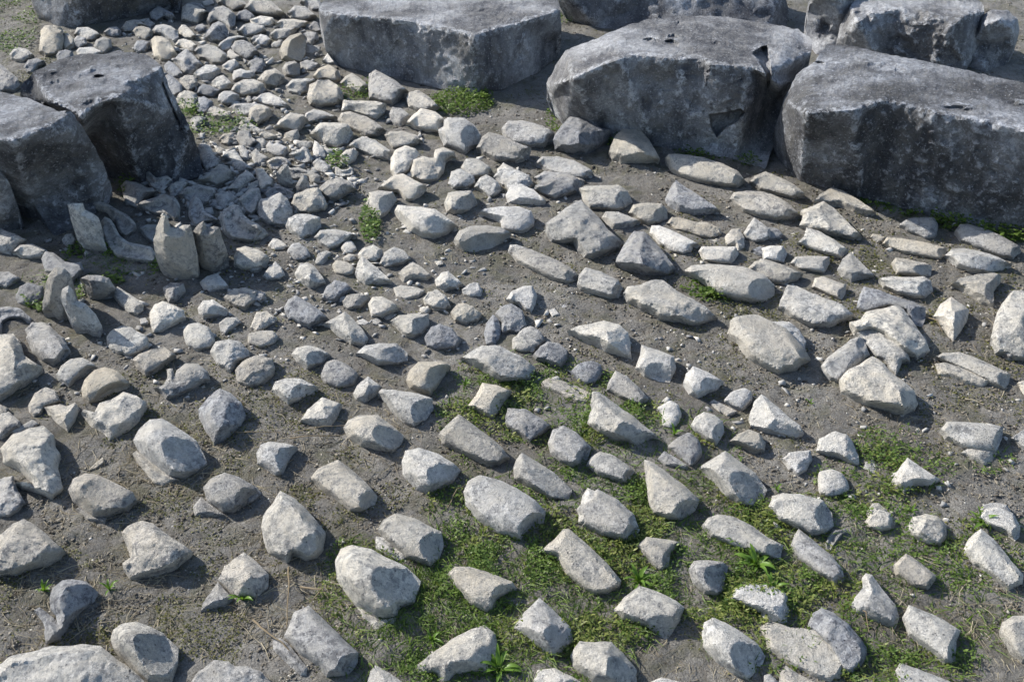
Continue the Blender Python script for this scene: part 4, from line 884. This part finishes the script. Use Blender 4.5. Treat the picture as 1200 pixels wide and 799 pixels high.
cb;dark angular boulder against the rear left block;200 120 240 80 290 52 350 85 420 120 450 170 420 200 340 170 270 200 210 180;;;
og;@rounded stone;-10 200 40 180 100 185 150 220 130 250 60 290 -10 300;;;
rg;@small dark stone;150 190 170 165 250 215 250 240 190 255 155 240;;;
cl;@rounded tile;40 290 70 250 130 240 200 260 240 300 220 345 160 375 80 345;;;
cl;large half-round tile with a warm shaded right end;225 280 260 235 330 222 400 240 470 290 470 350 430 400 370 370 300 330 240 320;350 230 380 380;;
ob;small speckled stone on top of a large rounded neighbour;52 430 80 380 130 373 205 390 210 450 160 490 90 490 55 465;;;
ct;layered drum, its round tan face ringed like wood;212 370 250 335 320 340 380 375 420 440 460 500 430 550 360 575 300 570 240 530 225 450;300 340 270 560;;the ringed drum
ol;@egg-shaped stone;470 270 500 230 540 232 590 280 640 340 600 365 530 355 480 320;;;
cw;smooth tile shoulder rising from behind a dark cube;438 420 470 370 520 358 590 380 655 430 610 490 560 480 500 455 450 440;;;
cl;rounded block with straight pale upper edge at the back;500 150 510 60 560 30 640 50 755 110 720 170 650 225 580 215 500 190;700 100 640 220;;the straight-edged back block
cg;@blunt grey stone;525 40 600 20 680 30 730 80 700 100 600 70;;;
og;@small oval stone;615 275 650 230 700 220 740 255 720 290 650 305;;;
og;big domed grey-brown boulder behind the lichen crowned one;735 190 760 120 800 70 890 50 960 90 1010 150 1000 230 960 280 900 240 820 210 760 240;;;
ob;stone with a dark lichen crown and white flank;720 350 740 290 790 220 850 195 910 225 945 300 940 360 860 395 780 390;850 200 810 390;;the lichen-crowned stone
ow;@bright oval stone;680 25 730 0 790 -10 810 40 760 55 700 60;;;
og;broad pale tile lying at the top of the stone heap;840 30 870 -40 1000 -50 1080 0 1140 65 1100 85 980 100 900 60;;;
cb;flat tile with a dark hollow in its upper face;1000 150 1040 105 1100 85 1160 120 1200 170 1180 205 1100 205 1020 190;;;
cg;@rounded brown-grey stone;1020 290 1080 230 1140 210 1220 240 1240 290 1180 320 1100 335 1050 320;;;
cl;pale curved boulder top behind a bluish disc;830 440 870 390 940 345 1030 328 1110 345 1130 380 1060 370 990 400 960 460 900 480 850 460;;;the pale curved boulder top
ob;smooth bluish disc stone in the middle of the heap;975 430 1000 380 1080 370 1150 400 1200 450 1230 500 1180 540 1110 560 1040 530 970 490;;;the bluish disc stone
ct;@brown stone with a bright back;930 540 930 480 960 455 1010 500 1060 530 1040 550 980 560;;;
cl;wide saddle tile with a white lower lip;605 480 650 430 740 408 820 430 920 500 940 560 880 600 790 595 720 560 660 545;;;the wide saddle tile
ag;dark roof-shaped boulder with a straight peak, right of the ringed drum;425 550 480 500 545 450 600 500 660 570 690 610 640 660 590 700 520 680 470 620;550 455 500 660;;the dark roof-shaped boulder
cb;@long dark leaning stone;335 610 380 565 430 590 480 640 520 700 490 730 420 720 370 680 345 650;;;
cb;@dark slab leaning on a block;350 700 390 690 450 740 500 790 510 850 480 900 400 900 360 820;;;
rg;@dull grey stone;470 740 540 700 600 710 650 760 640 820 570 860 500 840;;;
al;smooth keeled stone with a horizontal crease;605 690 650 650 730 602 810 605 870 650 850 690 780 740 700 755 630 730;620 700 860 660;;the smooth keeled stone
ow;small bright cone stone;880 610 940 565 1000 548 1040 590 1030 630 960 675 890 650;;;
cw;bright round-headed stone with a dark right half;975 700 990 660 1060 638 1110 660 1180 660 1200 720 1140 745 1040 745 985 760;1090 640 1060 750;;
rl;@cone-shaped pale stone;775 770 830 720 890 698 940 740 985 790 950 830 860 850 800 820;;;
og;@rounded stone end;1105 610 1150 560 1220 540 1280 560 1290 620 1240 650 1150 650;;;
og;@pale rounded stone;1145 370 1180 330 1240 320 1320 340 1330 400 1250 430 1180 410;;;
T 250 0 8
ow;@bright low stone;530 310 580 280 690 258 760 270 740 320 700 360 620 370 550 345;;;
ow;small pale pebble stone;540 415 570 385 640 380 640 430 600 450 550 440;;;
T 150 100 8
ol;dark-fronted stone with mossy foot by the left block;440 130 480 70 530 42 590 60 640 110 640 200 600 230 530 230 480 190;;;
cb;tall tile half under a keeled stone, cut face down left;640 80 660 20 700 -20 770 0 880 45 850 80 790 110 720 100;;;
ob;smooth blue-grey pillar stub;640 190 660 110 710 97 800 155 790 190 740 250 700 270 650 250;;;
ab;low pointed stone right of the smooth blue-grey pillar stub;720 260 760 210 800 188 870 215 960 255 975 300 930 325 850 320 780 300;;;
al;heart-shaped stone at the left block's edge;580 320 600 295 660 283 740 300 750 325 690 370 640 422 600 400 590 350;;;the heart-shaped stone
ow;@pale round-headed tile;838 140 850 80 900 48 970 50 1040 85 1045 130 980 165 940 180 880 175;970 60 930 178;;
cl;big smooth horizontal tile in the heap;960 50 1000 -20 1080 -60 1190 -60 1270 -20 1290 40 1220 80 1080 100 1010 80;;;the big smooth horizontal tile
cl;broad horizontal tile with a brown lower ledge;975 210 990 170 1080 162 1200 165 1290 185 1300 250 1280 290 1200 300 1060 290 1010 260;;;the broad horizontal tile
+ledge;1020 300 1060 290 1200 303 1300 300 1310 340 1200 350 1080 330
og;@mossy dull stone;1030 400 1050 365 1150 350 1200 380 1280 430 1250 470 1150 440 1060 440;;;
og;@tiny round stone;1090 140 1120 95 1150 100 1160 150 1120 160;;;
og;@tiny round stone;1155 130 1180 100 1230 110 1240 150 1190 160;;;
ow;@small white stone;810 0 870 -40 960 -10 960 20 900 40 840 30;;;
rb;@blue-grey stone;850 490 900 450 990 435 1010 480 1000 540 930 560 870 540;;;
T 0 0 4
ct;upright boulder with a flat pale face on the left grass;182 240 190 140 210 118 250 115 290 130 300 180 290 230 260 260 210 265;;;the upright flat-faced boulder
ct;brown crumbled back piece of an upright boulder;290 150 320 155 350 185 345 220 300 232 290 200;;;
ol;bright rounded stone near the shade of the rear left block;345 160 360 128 410 125 450 145 475 165 440 190 400 190 370 175;;;
og;@grey-brown rounded stone;340 190 360 165 400 175 410 210 370 225 345 215;;;
ob;dark small stone between two rounded ones;482 150 510 128 545 122 568 145 560 172 520 175 490 165;;;
og;round knob stone with a shaded base, behind the left block;438 215 450 185 485 170 520 185 525 225 490 250 450 240;;;
ow;@pale low stone;355 240 370 222 430 218 480 240 485 260 430 270 370 275;;;
ob;grey stone in the grass gap left of a white low one;262 260 275 238 310 230 340 240 350 275 310 290 270 285;;;
og;dim rounded stone on the left grass;42 255 60 230 90 220 130 230 160 260 150 275 110 290 70 285 50 275;;;
ob;@dull blocky stone;108 315 130 280 170 270 210 285 215 300 180 315 150 340 125 340;;;
rb;dark cracked boulder at the left edge behind the left block;-30 310 0 298 40 330 80 360 95 400 70 430 20 430 -30 440;;;
og;@pale rounded stone;568 130 590 98 630 90 680 110 700 130 650 125 620 150 580 150;;;
og;@small round brown stone;1110 150 1140 115 1180 108 1240 120 1250 150 1200 165 1150 170;;;
ag;@flat sided boulder;820 470 850 435 880 420 920 435 930 470 900 500 860 500;;;
T 400 100 4
"""
# ---------------------------------------------------------------- the laid-out stones
def parse():
    out = []; ox = oy = 0; k = 4.0
    for ln in DATA.strip().splitlines():
        if ln.startswith('T '):
            p = ln.split()[1:]; ox, oy = float(p[0]), float(p[1]); k = float(p[2]) if len(p) > 2 else 4.0; continue
        f = ln.split(';')
        cv = lambda s: (np.array(s.split(), float).reshape(-1, 2) / k + (ox, oy))
        if ln.startswith('+'):
            out[-1]['parts'].append((f[0][1:], cv(f[1]))); continue
        t, c = f[0]
        if t not in 'cvraopu' or c not in 'wlgbt': t, c = c, t
        cr = [tuple(cv(s).ravel()) for s in f[3].split('|')] if len(f) > 3 and f[3].strip() else []
        out.append(dict(t=t, c=c, label=f[1], poly=cv(f[2]), cr=cr, lm=f[5] if len(f) > 5 else '', parts=[]))
    return out
STONES = parse()
BLOCK_MARKS = [('the dowel-hole block', 150, 130), ('the long block above the tiles', 500, 70), ('the triangular-hole block', 790, 120), ('the largest dark block', 1080, 190)]
marks = [(s['lm'], *s['poly'].mean(0)) for s in STONES if s['lm']] + BLOCK_MARKS
used = set()
def key(s): return s.lower()
for s in STONES:
    if not s['label'].startswith('@'): used.add(key(s['label']))
def place(s):
    c = s['poly'].mean(0); desc = s['label'][1:]
    near = sorted(marks, key=lambda m: (m[1] - c[0]) ** 2 + (m[2] - c[1]) ** 2)
    for rnd in ('', 'nearly touching ', 'farther '):
        for nm, x, y in near[:9]:
            if len(desc.split()) < 2: desc = desc + ' stone'
            dx, dy = c[0] - x, c[1] - y; dist = math.hypot(dx, dy)
            rel = ('right of' if dx > 0 else 'left of') if abs(dx) > abs(dy) else ('below' if dy > 0 else 'above')
            if min(abs(dx), abs(dy)) > .45 * max(abs(dx), abs(dy)): rel = ('below and ' if dy > 0 else 'above and ') + ('right of' if dx > 0 else 'left of')
            if rnd == '' : how = 'just ' if dist < 45 else ''
            elif rnd.startswith('near'):
                if dist > 25: continue
                how = rnd
            else: how = 'some way '
            lab = f'{desc} {how}{rel} {nm}'
            if key(lab) not in used and len(lab.split()) <= 16: used.add(key(lab)); return lab
    return desc + ' near ' + near[0][0]
for idx, s in enumerate(STONES):
    lab = place(s) if s['label'].startswith('@') else s['label']
    c0 = s['poly'].mean(0); heap = c0[0] < 430 and 125 < c0[1] < 305
    mt = 'c' if s['t'] == 'o' and c0[1] < 200 and c0[0] < 440 else s['t']
    V, F, g0, cen, w = stone_mesh(mt, s['poly'], s['cr'], 101 + idx * 13, 1.12 if heap and s['t'] != 'u' else 1.0, any(k in lab for k in ('fluted', 'ribbed', 'grooved', 'striped')))
    if heap: s['c'] = {'b': 'g', 'g': 'l'}.get(s['c'], s['c'])  # fill light for the block's shadow put into the heap stones' paler tones
    if s['parts']:
        root = empty(NAME[s['t']], (g0[0], g0[1], 0)); tag(root, lab, CATS[s['t']], GRPS[s['t']])
        link('body', V, F, MAT[s['c']], (g0[0], g0[1], 0), root)
        for pn, pp in s['parts']:
            V2, F2, g1, _, _ = stone_mesh('a', pp, [], 77 + idx * 7, .9)
            link(pn, V2, F2, MAT[s['c']], (g0[0], g0[1], 0), root)
    else:
        o = link(NAME[s['t']], V, F, MAT[s['c']], (g0[0], g0[1], 0)); tag(o, lab, CATS[s['t']], GRPS[s['t']])

# ---------------------------------------------------------------- loose stuff on the soil
def scatter_px(n, blobs=None, y0=0, y1=799):
    """random places on the ground; blobs: (x, y, rx, ry, weight)"""
    if blobs is None:
        p = np.stack([RNG.uniform(-60, 1260, n), RNG.uniform(y0, y1 + 60, n)], 1)
    else:
        wts = np.array([b[4] * b[2] * b[3] for b in blobs], float); wts /= wts.sum()
        ch = RNG.choice(len(blobs), n, p=wts); B = np.array(blobs, float)[ch]
        a = RNG.uniform(0, 6.283, n); r = np.sqrt(RNG.uniform(0, 1, n)) ** 1.0
        p = np.stack([B[:, 0] + B[:, 2] * r * np.cos(a), B[:, 1] + B[:, 3] * r * np.sin(a)], 1)
    g, _ = atz(p, 0.0); g[:, 2] = ground_z(g[:, 0], g[:, 1]); return g
def instances(base_v, base_f, pos, size, yaw, tilt=None, squash=None, jitter=0.0):
    n, k = len(pos), len(base_v)
    v = np.repeat(base_v[None], n, 0).astype(float)
    if jitter: v = v * (1 + RNG.uniform(-jitter, jitter, (n, k, 1))) + RNG.uniform(-jitter, jitter, (n, k, 3)) * .35
    if squash is not None: v = v * squash[:, None, :]
    if tilt is not None:
        c, s = np.cos(tilt)[:, None], np.sin(tilt)[:, None]; y, z = v[..., 1].copy(), v[..., 2].copy()
        v[..., 1] = y * c - z * s; v[..., 2] = y * s + z * c
    c, s = np.cos(yaw)[:, None], np.sin(yaw)[:, None]; x, y = v[..., 0].copy(), v[..., 1].copy()
    v[..., 0] = x * c - y * s; v[..., 1] = x * s + y * c
    v = v * size[:, None, None] + pos[:, None, :]
    F = base_f[None] + (np.arange(n) * k)[:, None, None]
    return v.reshape(-1, 3), F.reshape(-1, base_f.shape[1])
def ico():
    t = (1 + 5 ** .5) / 2
    v = np.array([(-1, t, 0), (1, t, 0), (-1, -t, 0), (1, -t, 0), (0, -1, t), (0, 1, t), (0, -1, -t), (0, 1, -t), (t, 0, -1), (t, 0, 1), (-t, 0, -1), (-t, 0, 1)]) / 1.9
    f = np.array([(0, 11, 5), (0, 5, 1), (0, 1, 7), (0, 7, 10), (0, 10, 11), (1, 5, 9), (5, 11, 4), (11, 10, 2), (10, 7, 6), (7, 1, 8), (3, 9, 4), (3, 4, 2), (3, 2, 6), (3, 6, 8), (3, 8, 9), (4, 9, 5), (2, 4, 11), (6, 2, 10), (8, 6, 7), (9, 8, 1)])
    return v, f
IV, IF = ico()
CV = np.array([(-.6, -.45, -.3), (.5, -.55, -.35), (.65, .4, -.3), (-.45, .55, -.35), (-.35, -.3, .4), (.4, -.2, .3), (.25, .35, .45), (-.5, .25, .2)]) * 1.2
CF = np.array([(0, 3, 2), (0, 2, 1), (4, 5, 6), (4, 6, 7), (0, 1, 5), (0, 5, 4), (1, 2, 6), (1, 6, 5), (2, 3, 7), (2, 7, 6), (3, 0, 4), (3, 4, 7)])
def pebbles(name, n, s0, s1, mat, blobs=None, power=2.5):
    pos = scatter_px(n, blobs); keep = fbm(pos + 11, 2.0, 3) > -.18; pos = pos[keep]; n = len(pos)
    size = s0 + (s1 - s0) * RNG.uniform(0, 1, n) ** power
    size *= np.clip(np.linalg.norm(pos - CAM, axis=1) / 3.2, .85, 1.7)
    sq = np.stack([RNG.uniform(.8, 1.3, n), RNG.uniform(.6, 1, n), RNG.uniform(.25, .6, n)], 1); pos[:, 2] += size * .12
    V, F = instances(CV, CF, pos, size, RNG.uniform(0, 6.28, n), RNG.uniform(-.4, .4, n), sq, .42)
    fast_mesh(name, V, F, mat)
def chip_mat(name, stops):
    m, nt, b = nodes_of(name, .85); g = N(nt, 'ShaderNodeNewGeometry')
    c = ramp(nt, g.outputs['Random Per Island'], stops)
    tc = N(nt, 'ShaderNodeTexCoord'); n = noi(nt, tc.outputs['Object'], 260, 3, .7)
    c = mix(nt, .8, c, ramp(nt, n, [(.3, .65), (.7, 1.2)]), 'MULTIPLY'); nt.links.new(c, b.inputs['Base Color'])
    bump(nt, b, [(n, .5, .002)]); return m
M_CHIP = chip_mat('gravel_chip', [(0, (.15, .135, .115)), (.5, (.26, .24, .205)), (.85, (.40, .38, .34)), (1, (.6, .58, .54))])
M_WCHIP = chip_mat('white_chip', [(0, (.26, .245, .21)), (1, (.52, .495, .44))])
M_CLOD = chip_mat('soil_crumb', [(0, (.08, .068, .054)), (1, (.25, .225, .185))])
M_RUB = chip_mat('rubble', [(0, (.20, .20, .20)), (.5, (.36, .35, .33)), (1, (.52, .50, .46))])
pebbles('gravel', 24000, .0012, .0075, M_CHIP)
pebbles('soil_crumbs', 60000, .0018, .0085, M_CLOD, None, 2.0)
pebbles('marble_chips', 500, .003, .014, M_WCHIP, None, 5.0)

def shards(name, n, s0, s1, mat, blobs):
    pos = scatter_px(n, blobs); size = s0 + (s1 - s0) * RNG.uniform(0, 1, n) ** 1.6
    sq = np.stack([RNG.uniform(.7, 1.5, n), RNG.uniform(.5, 1, n), RNG.uniform(.35, .8, n)], 1); pos[:, 2] += size * .18
    V, F = instances(CV, CF, pos, size, RNG.uniform(0, 6.28, n), RNG.uniform(-.9, .9, n), sq, .5)
    fast_mesh(name, V, F, mat)
shards('stone_rubble', 1150, .012, .042, M_RUB, [(290, 200, 120, 55, 1), (330, 215, 90, 50, 1), (230, 235, 80, 40, .8), (290, 80, 90, 80, .8), (420, 170, 90, 60, .4), (200, 60, 60, 50, .5)])
shards('small_stone_chips', 700, .008, .026, M_RUB, [(430, 330, 140, 80, 1), (250, 370, 150, 70, .4), (650, 420, 200, 60, .3), (1000, 520, 190, 110, .12), (1050, 330, 150, 80, .3), (900,420,200,80,.15), (560, 220, 150, 60, .5), (150, 420, 140, 60, .5)])
shards('upright_shard_rubble', 110, .022, .042, M_RUB, [(300, 205, 80, 50, 1), (350, 190, 60, 50, 1), (60, 330, 60, 50, .4)])
# dry stems and litter
def blades(name, n, L0, L1, wid, mat, blobs=None, up=.12, curl=.3, keepf=None):
    pos = scatter_px(n, blobs)
    if keepf is not None: pos = pos[keepf(pos)]
    n = len(pos); L = RNG.uniform(L0, L1, n); yaw = RNG.uniform(0, 6.28, n); el = np.abs(RNG.normal(0, up, n)); wd = wid * RNG.uniform(.6, 1.3, n)
    d = np.stack([np.cos(yaw), np.sin(yaw)], 1); nrm = np.stack([-d[:, 1], d[:, 0]], 1); bend = RNG.normal(0, curl, n)
    V = []
    for f in (0, .5, 1.0):
        c = pos.copy(); c[:, :2] += d * (L * f * np.cos(el))[:, None] + nrm * (bend * L * f * f)[:, None]
        c[:, 2] += L * np.sin(el) * f * (1 - .35 * f) + .0015
        ww = wd * (1 - .75 * f)
        for sgn in (-1, 1):
            q = c.copy(); q[:, :2] += nrm * (ww * sgn * .5)[:, None]; q[:, 2] += sgn * ww * .3; V.append(q)
    V = np.stack(V, 1).reshape(-1, 3); b = (np.arange(n) * 6)[:, None]
    F = np.concatenate([b + [[0, 1, 3, 2]], b + [[2, 3, 5, 4]]], 1).reshape(-1, 4)
    fast_mesh(name, V, F, mat)
blades('dry_litter', 34000, .010, .045, .0016, M_DRY, None, .10, .35, lambda p: fbm(p + 3, 1.6, 3) > -.08)
blades('dry_straw', 3600, .03, .10, .0022, M_DRY, [(300,500,190,90,1),(120,560,120,60,1),(110,720,110,80,1),(330,690,60,80,1.2),(520,250,60,60,.6),(1080,420,110,120,.7),(1100,690,90,60,.7),(640,210,90,40,.5),(60,440,60,60,.6)], .16, .4)

M_YEL = leaf_mat('yellowish_leaf', (.075, .115, .025), (.25, .27, .08))
GREEN = [(600,690,120,100,1.0),(520,720,80,80,1.0),(700,690,90,90,.9),(820,640,100,90,.9),(640,470,110,50,1.0),(590,440,60,30,.7),(760,530,110,60,1.0),(560,600,60,60,.6),(900,660,80,60,.9),(980,640,50,60,.7),(1050,640,60,50,.8),
 (480,770,110,40,.7),(900,740,80,50,.7),(1090,720,110,60,.55),(1160,640,50,40,.6),(420,690,50,60,.8),(640,780,90,30,.8),(1060,780,80,30,.6),(540,480,30,60,.5),(1060,550,60,30,.5),(1010,560,60,40,.4),(1040,520,40,25,.5),(960,600,60,25,.5),
 (470,690,50,50,.9),(690,400,20,10,.1),(1160,540,30,14,.5),(720,500,40,30,.8),(660,560,60,40,.8),(760,600,60,40,.9)]
TUFT = [(540,122,38,14,1.5),(556,112,22,10,1.2),(832,177,40,9,1.1),(655,140,16,16,1.2),(1035,233,30,12,1.2),(1070,240,40,12,1.2),(1120,258,30,12,1.1),(1180,275,40,12,1.1),(735,172,24,8,.7),(880,186,22,9,.8),(112,312,46,26,.9),(60,340,40,28,.7),(160,310,36,12,.9),(150,222,12,10,.6),
 (434,262,12,24,.9),(222,130,12,10,1.2),(262,150,40,12,.5),(395,190,14,10,.9),(825,335,30,20,1.0),(845,340,26,14,1.0),(660,10,30,18,1.0),(15,20,32,45,.8),(1005,50,12,10,.5),(245,290,16,12,.7),(410,112,18,8,.8),(430,108,14,10,.7),(1150,35,40,20,.3),(90,120,0.1,0.1,.1)]
SPARSE = [(60,720,90,80,.4),(200,745,100,50,.4),(110,60,60,30,.3),(250,470,160,50,.28),(120,500,90,40,.3),(330,330,160,80,.10),(900,500,160,60,.18),(640,330,300,90,.05),(1100,450,110,90,.25),(1060,340,140,50,.2),(520,220,120,60,.12),(370,560,120,60,.25),(290,620,150,60,.3),(20,50,75,65,1.6),(300,90,40,60,.3),(700,60,60,30,.4),(1170,30,50,30,.4),(1000,330,190,60,.3),(760,300,160,60,.2),(640,120,60,30,.3),(850,420,100,60,.25),(980,230,250,30,.25)]
def leaves(name, n, s0, s1, mat, blobs, hmax, clump=.0, scale=6.0, wide=1.0):
    pos = scatter_px(n, blobs); f = fbm(pos + 7, scale, 3) + fbm(pos + 19, 2.2, 2) * .5; keep = f > clump + RNG.normal(0, .10, n); pos = pos[keep]; f = f[keep]; n = len(pos)
    dist = np.linalg.norm(pos - CAM, axis=1) / 3.0
    pos[:, 2] += RNG.uniform(0.0, 1, n) ** 1.3 * hmax * np.clip((f - clump) * 4 + .2, .15, 1.3)
    bv = np.array([(0, 0, 0), (.5 * wide, .42, .12), (0, 1, .10), (-.5 * wide, .42, .12)], float); bf = np.array([(0, 1, 2, 3)])
    V, F = instances(bv, bf, pos, (s0 + (s1 - s0) * RNG.uniform(0, 1, n)) * np.clip(dist, .8, 1.6), RNG.uniform(0, 6.28, n), RNG.uniform(-.35, .75, n))
    fast_mesh(name, V, F, mat)
leaves('clover_patch', 60000, .005, .013, M_CLOVER, GREEN, .026, .14, 11.0, .62)
leaves('yellowish_ground_weed', 30000, .008, .020, M_YEL, GREEN, .022, .14, 7.0, .38)
leaves('block_foot_weeds', 18000, .006, .013, M_CLOVER, TUFT, .045, -.25, 4.0)
leaves('ground_cover', 70000, .0035, .008, M_MOSS, SPARSE + [(b[0], b[1], b[2] * 1.2, b[3] * 1.2, b[4] * .12) for b in GREEN], .010, .05, 7.0)
blades('grass_blades', 15000, .015, .060, .0030, M_CLOVER, GREEN + TUFT, .75, .35)

# broad-leaved weeds: each its own thing, each leaf a part
def leaf_mesh(L, Wd, arch, twist):
    V, F = [], []
    K = 6
    for k in range(K + 1):
        f = k / K; ww = Wd * math.sin(math.pi * min(.98, .12 + f * .86)) ** .8 * .5
        x = L * f * (1 - .12 * f); z = .004 + arch * L * math.sin(f * 2.5) * .6
        y = twist * L * f * f
        V += [(x, y - ww, z + ww * .35), (x, y, z), (x, y + ww, z + ww * .35)]
    for k in range(K):
        a = k * 3; F += [[a, a + 3, a + 4, a + 1], [a + 1, a + 4, a + 5, a + 2]]
    return V, F
LEAFS = []
for k in range(6):
    V, F = leaf_mesh(1.0, RNG.uniform(.16, .26), RNG.uniform(.3, .6), RNG.uniform(-.25, .25))
    me = bpy.data.meshes.new('leaf'); me.from_pydata(V, [], F); me.materials.append(M_WEED)
    me.polygons.foreach_set('use_smooth', [True] * len(me.polygons)); LEAFS.append(me)
WEEDS = [(886,664,.085,15,'large leafy rosette spreading beside the white stone and speckled tile'),(862,640,.06,9,'smaller rosette behind the large leafy one, touching the speckled tile'),
 (1150,612,.075,9,'star-shaped plant with long flat leaves near the right edge'),(585,785,.08,11,'broad-leaved plant at the bottom edge in front of a long-crested wedge'),(570,770,.05,7,'upright young leaves at the right end of the long-crested wedge'),
 (284,702,.055,9,'dark green spiky weed against the grey tapering tile'),(52,692,.045,7,'small weed growing between hooked tile and soil at the bottom left'),(128,690,.04,6,'yellow-green seedling just right of the hooked tile'),
 (748,680,.06,12,'grassy rosette above the tilted squarish stone'),(778,492,.05,9,'leaf cluster round the rounded pale stump'),(790,510,.05,9,'leaf cluster in front of the rounded pale stump'),(536,695,.045,8,'thin-leaved weed in front of a clover tile end'),
 (506,750,.05,6,'weed with pale stalk between the big lipped tile and the wedge'),(816,332,.045,12,'bushy weed in front of the tan oval boulder, left half'),(838,338,.045,12,'bushy weed in front of the tan oval boulder, right half'),
 (655,495,.03,6,'little weed in clover left of the angular boulder'),(1068,600,.03,6,'little weed by the tent-shaped stone foot'),(905,692,.06,8,'leafy weed overhanging the white stone half hidden'),(950,470,.03,5,'faint weed on bare soil below the yellowish boulder'),(910,575,.035,6,'slender weed right of the scooped white tile'),
 (545,452,.04,8,'tuft of grass beside the warm tan half drum')]
for x, y, L, n, lab in WEEDS:
    g = at(x, y); r = empty('weed_plant', (g[0], g[1], float(ground_z(g[0], g[1])[0]))); tag(r, lab, 'weed', 'broad-leaved weeds among the stones')
    for k in range(n):
        o = bpy.data.objects.new('leaf', LEAFS[k % 6]); COL.objects.link(o); o.parent = r
        s = L * random.uniform(.6, 1.1); o.scale = (s, s, s); o.rotation_euler = (0, -random.uniform(0, .7), k * 2.4 + random.uniform(-.3, .3))

# dead stems lying about
def twig(pts, rad, lab):
    P = [Vector(at(x, y)) for x, y in pts]
    for k, p in enumerate(P): p.z = .012 + .02 * math.sin(k / max(1, len(P) - 1) * math.pi) + float(ground_z(p.x, p.y)[0])
    Q = []
    for a, b in zip(P[:-1], P[1:]):
        for f in (0, .33, .66): Q.append(a.lerp(b, f) + Vector((random.uniform(-1, 1), random.uniform(-1, 1), 0)) * .0022)
    Q.append(P[-1]); V, F = [], []
    for k, p in enumerate(Q):
        d = (Q[min(k + 1, len(Q) - 1)] - Q[max(k - 1, 0)]).normalized(); s = d.cross(Vector((0, 0, 1))).normalized(); u = s.cross(d); r = rad * (1 - .55 * k / len(Q))
        for j in range(6): a = j * math.pi / 3; V.append(tuple(p + (s * math.cos(a) + u * math.sin(a)) * r))
    for k in range(len(Q) - 1):
        for j in range(6): F.append([k * 6 + j, k * 6 + (j + 1) % 6, k * 6 + 6 + (j + 1) % 6, k * 6 + 6 + j])
    F += [list(range(5, -1, -1)), [len(V) - 6 + j for j in range(6)]]
    o = link('dead_stem', V, F, M_TWIG, tuple(P[0])); tag(o, lab, 'stem', 'dead stems lying on the soil')
twig([(298,728),(312,744),(330,757),(348,772)], .0032, 'long bent dead stem running down to the narrow loose flange')
twig([(338,668),(341,690),(338,716),(336,736)], .0026, 'thin upright dead stem above the rough tile')
twig([(352,690),(378,697),(368,702)], .003, 'short thick dead stem left of the big lipped tile')
twig([(340,515),(365,517),(400,512)], .0028, 'dead stem lying level among the dry twigs')
twig([(345,508),(380,506),(410,500)], .002, 'thinner dead stem above the level one')
twig([(1000,712),(1012,724),(1018,742)], .002, 'short dead stem beside the fin-shaped stone')
twig([(1083,372),(1096,382),(1104,390)], .0025, 'pale stem beside the grooved prism')
twig([(275,508),(300,512),(330,508)], .0018, 'fine dead stem on bare soil right of the dark-faced boulder')
twig([(524,598),(536,580),(544,572)], .0018, 'fine pale stem left of the fattest tile')
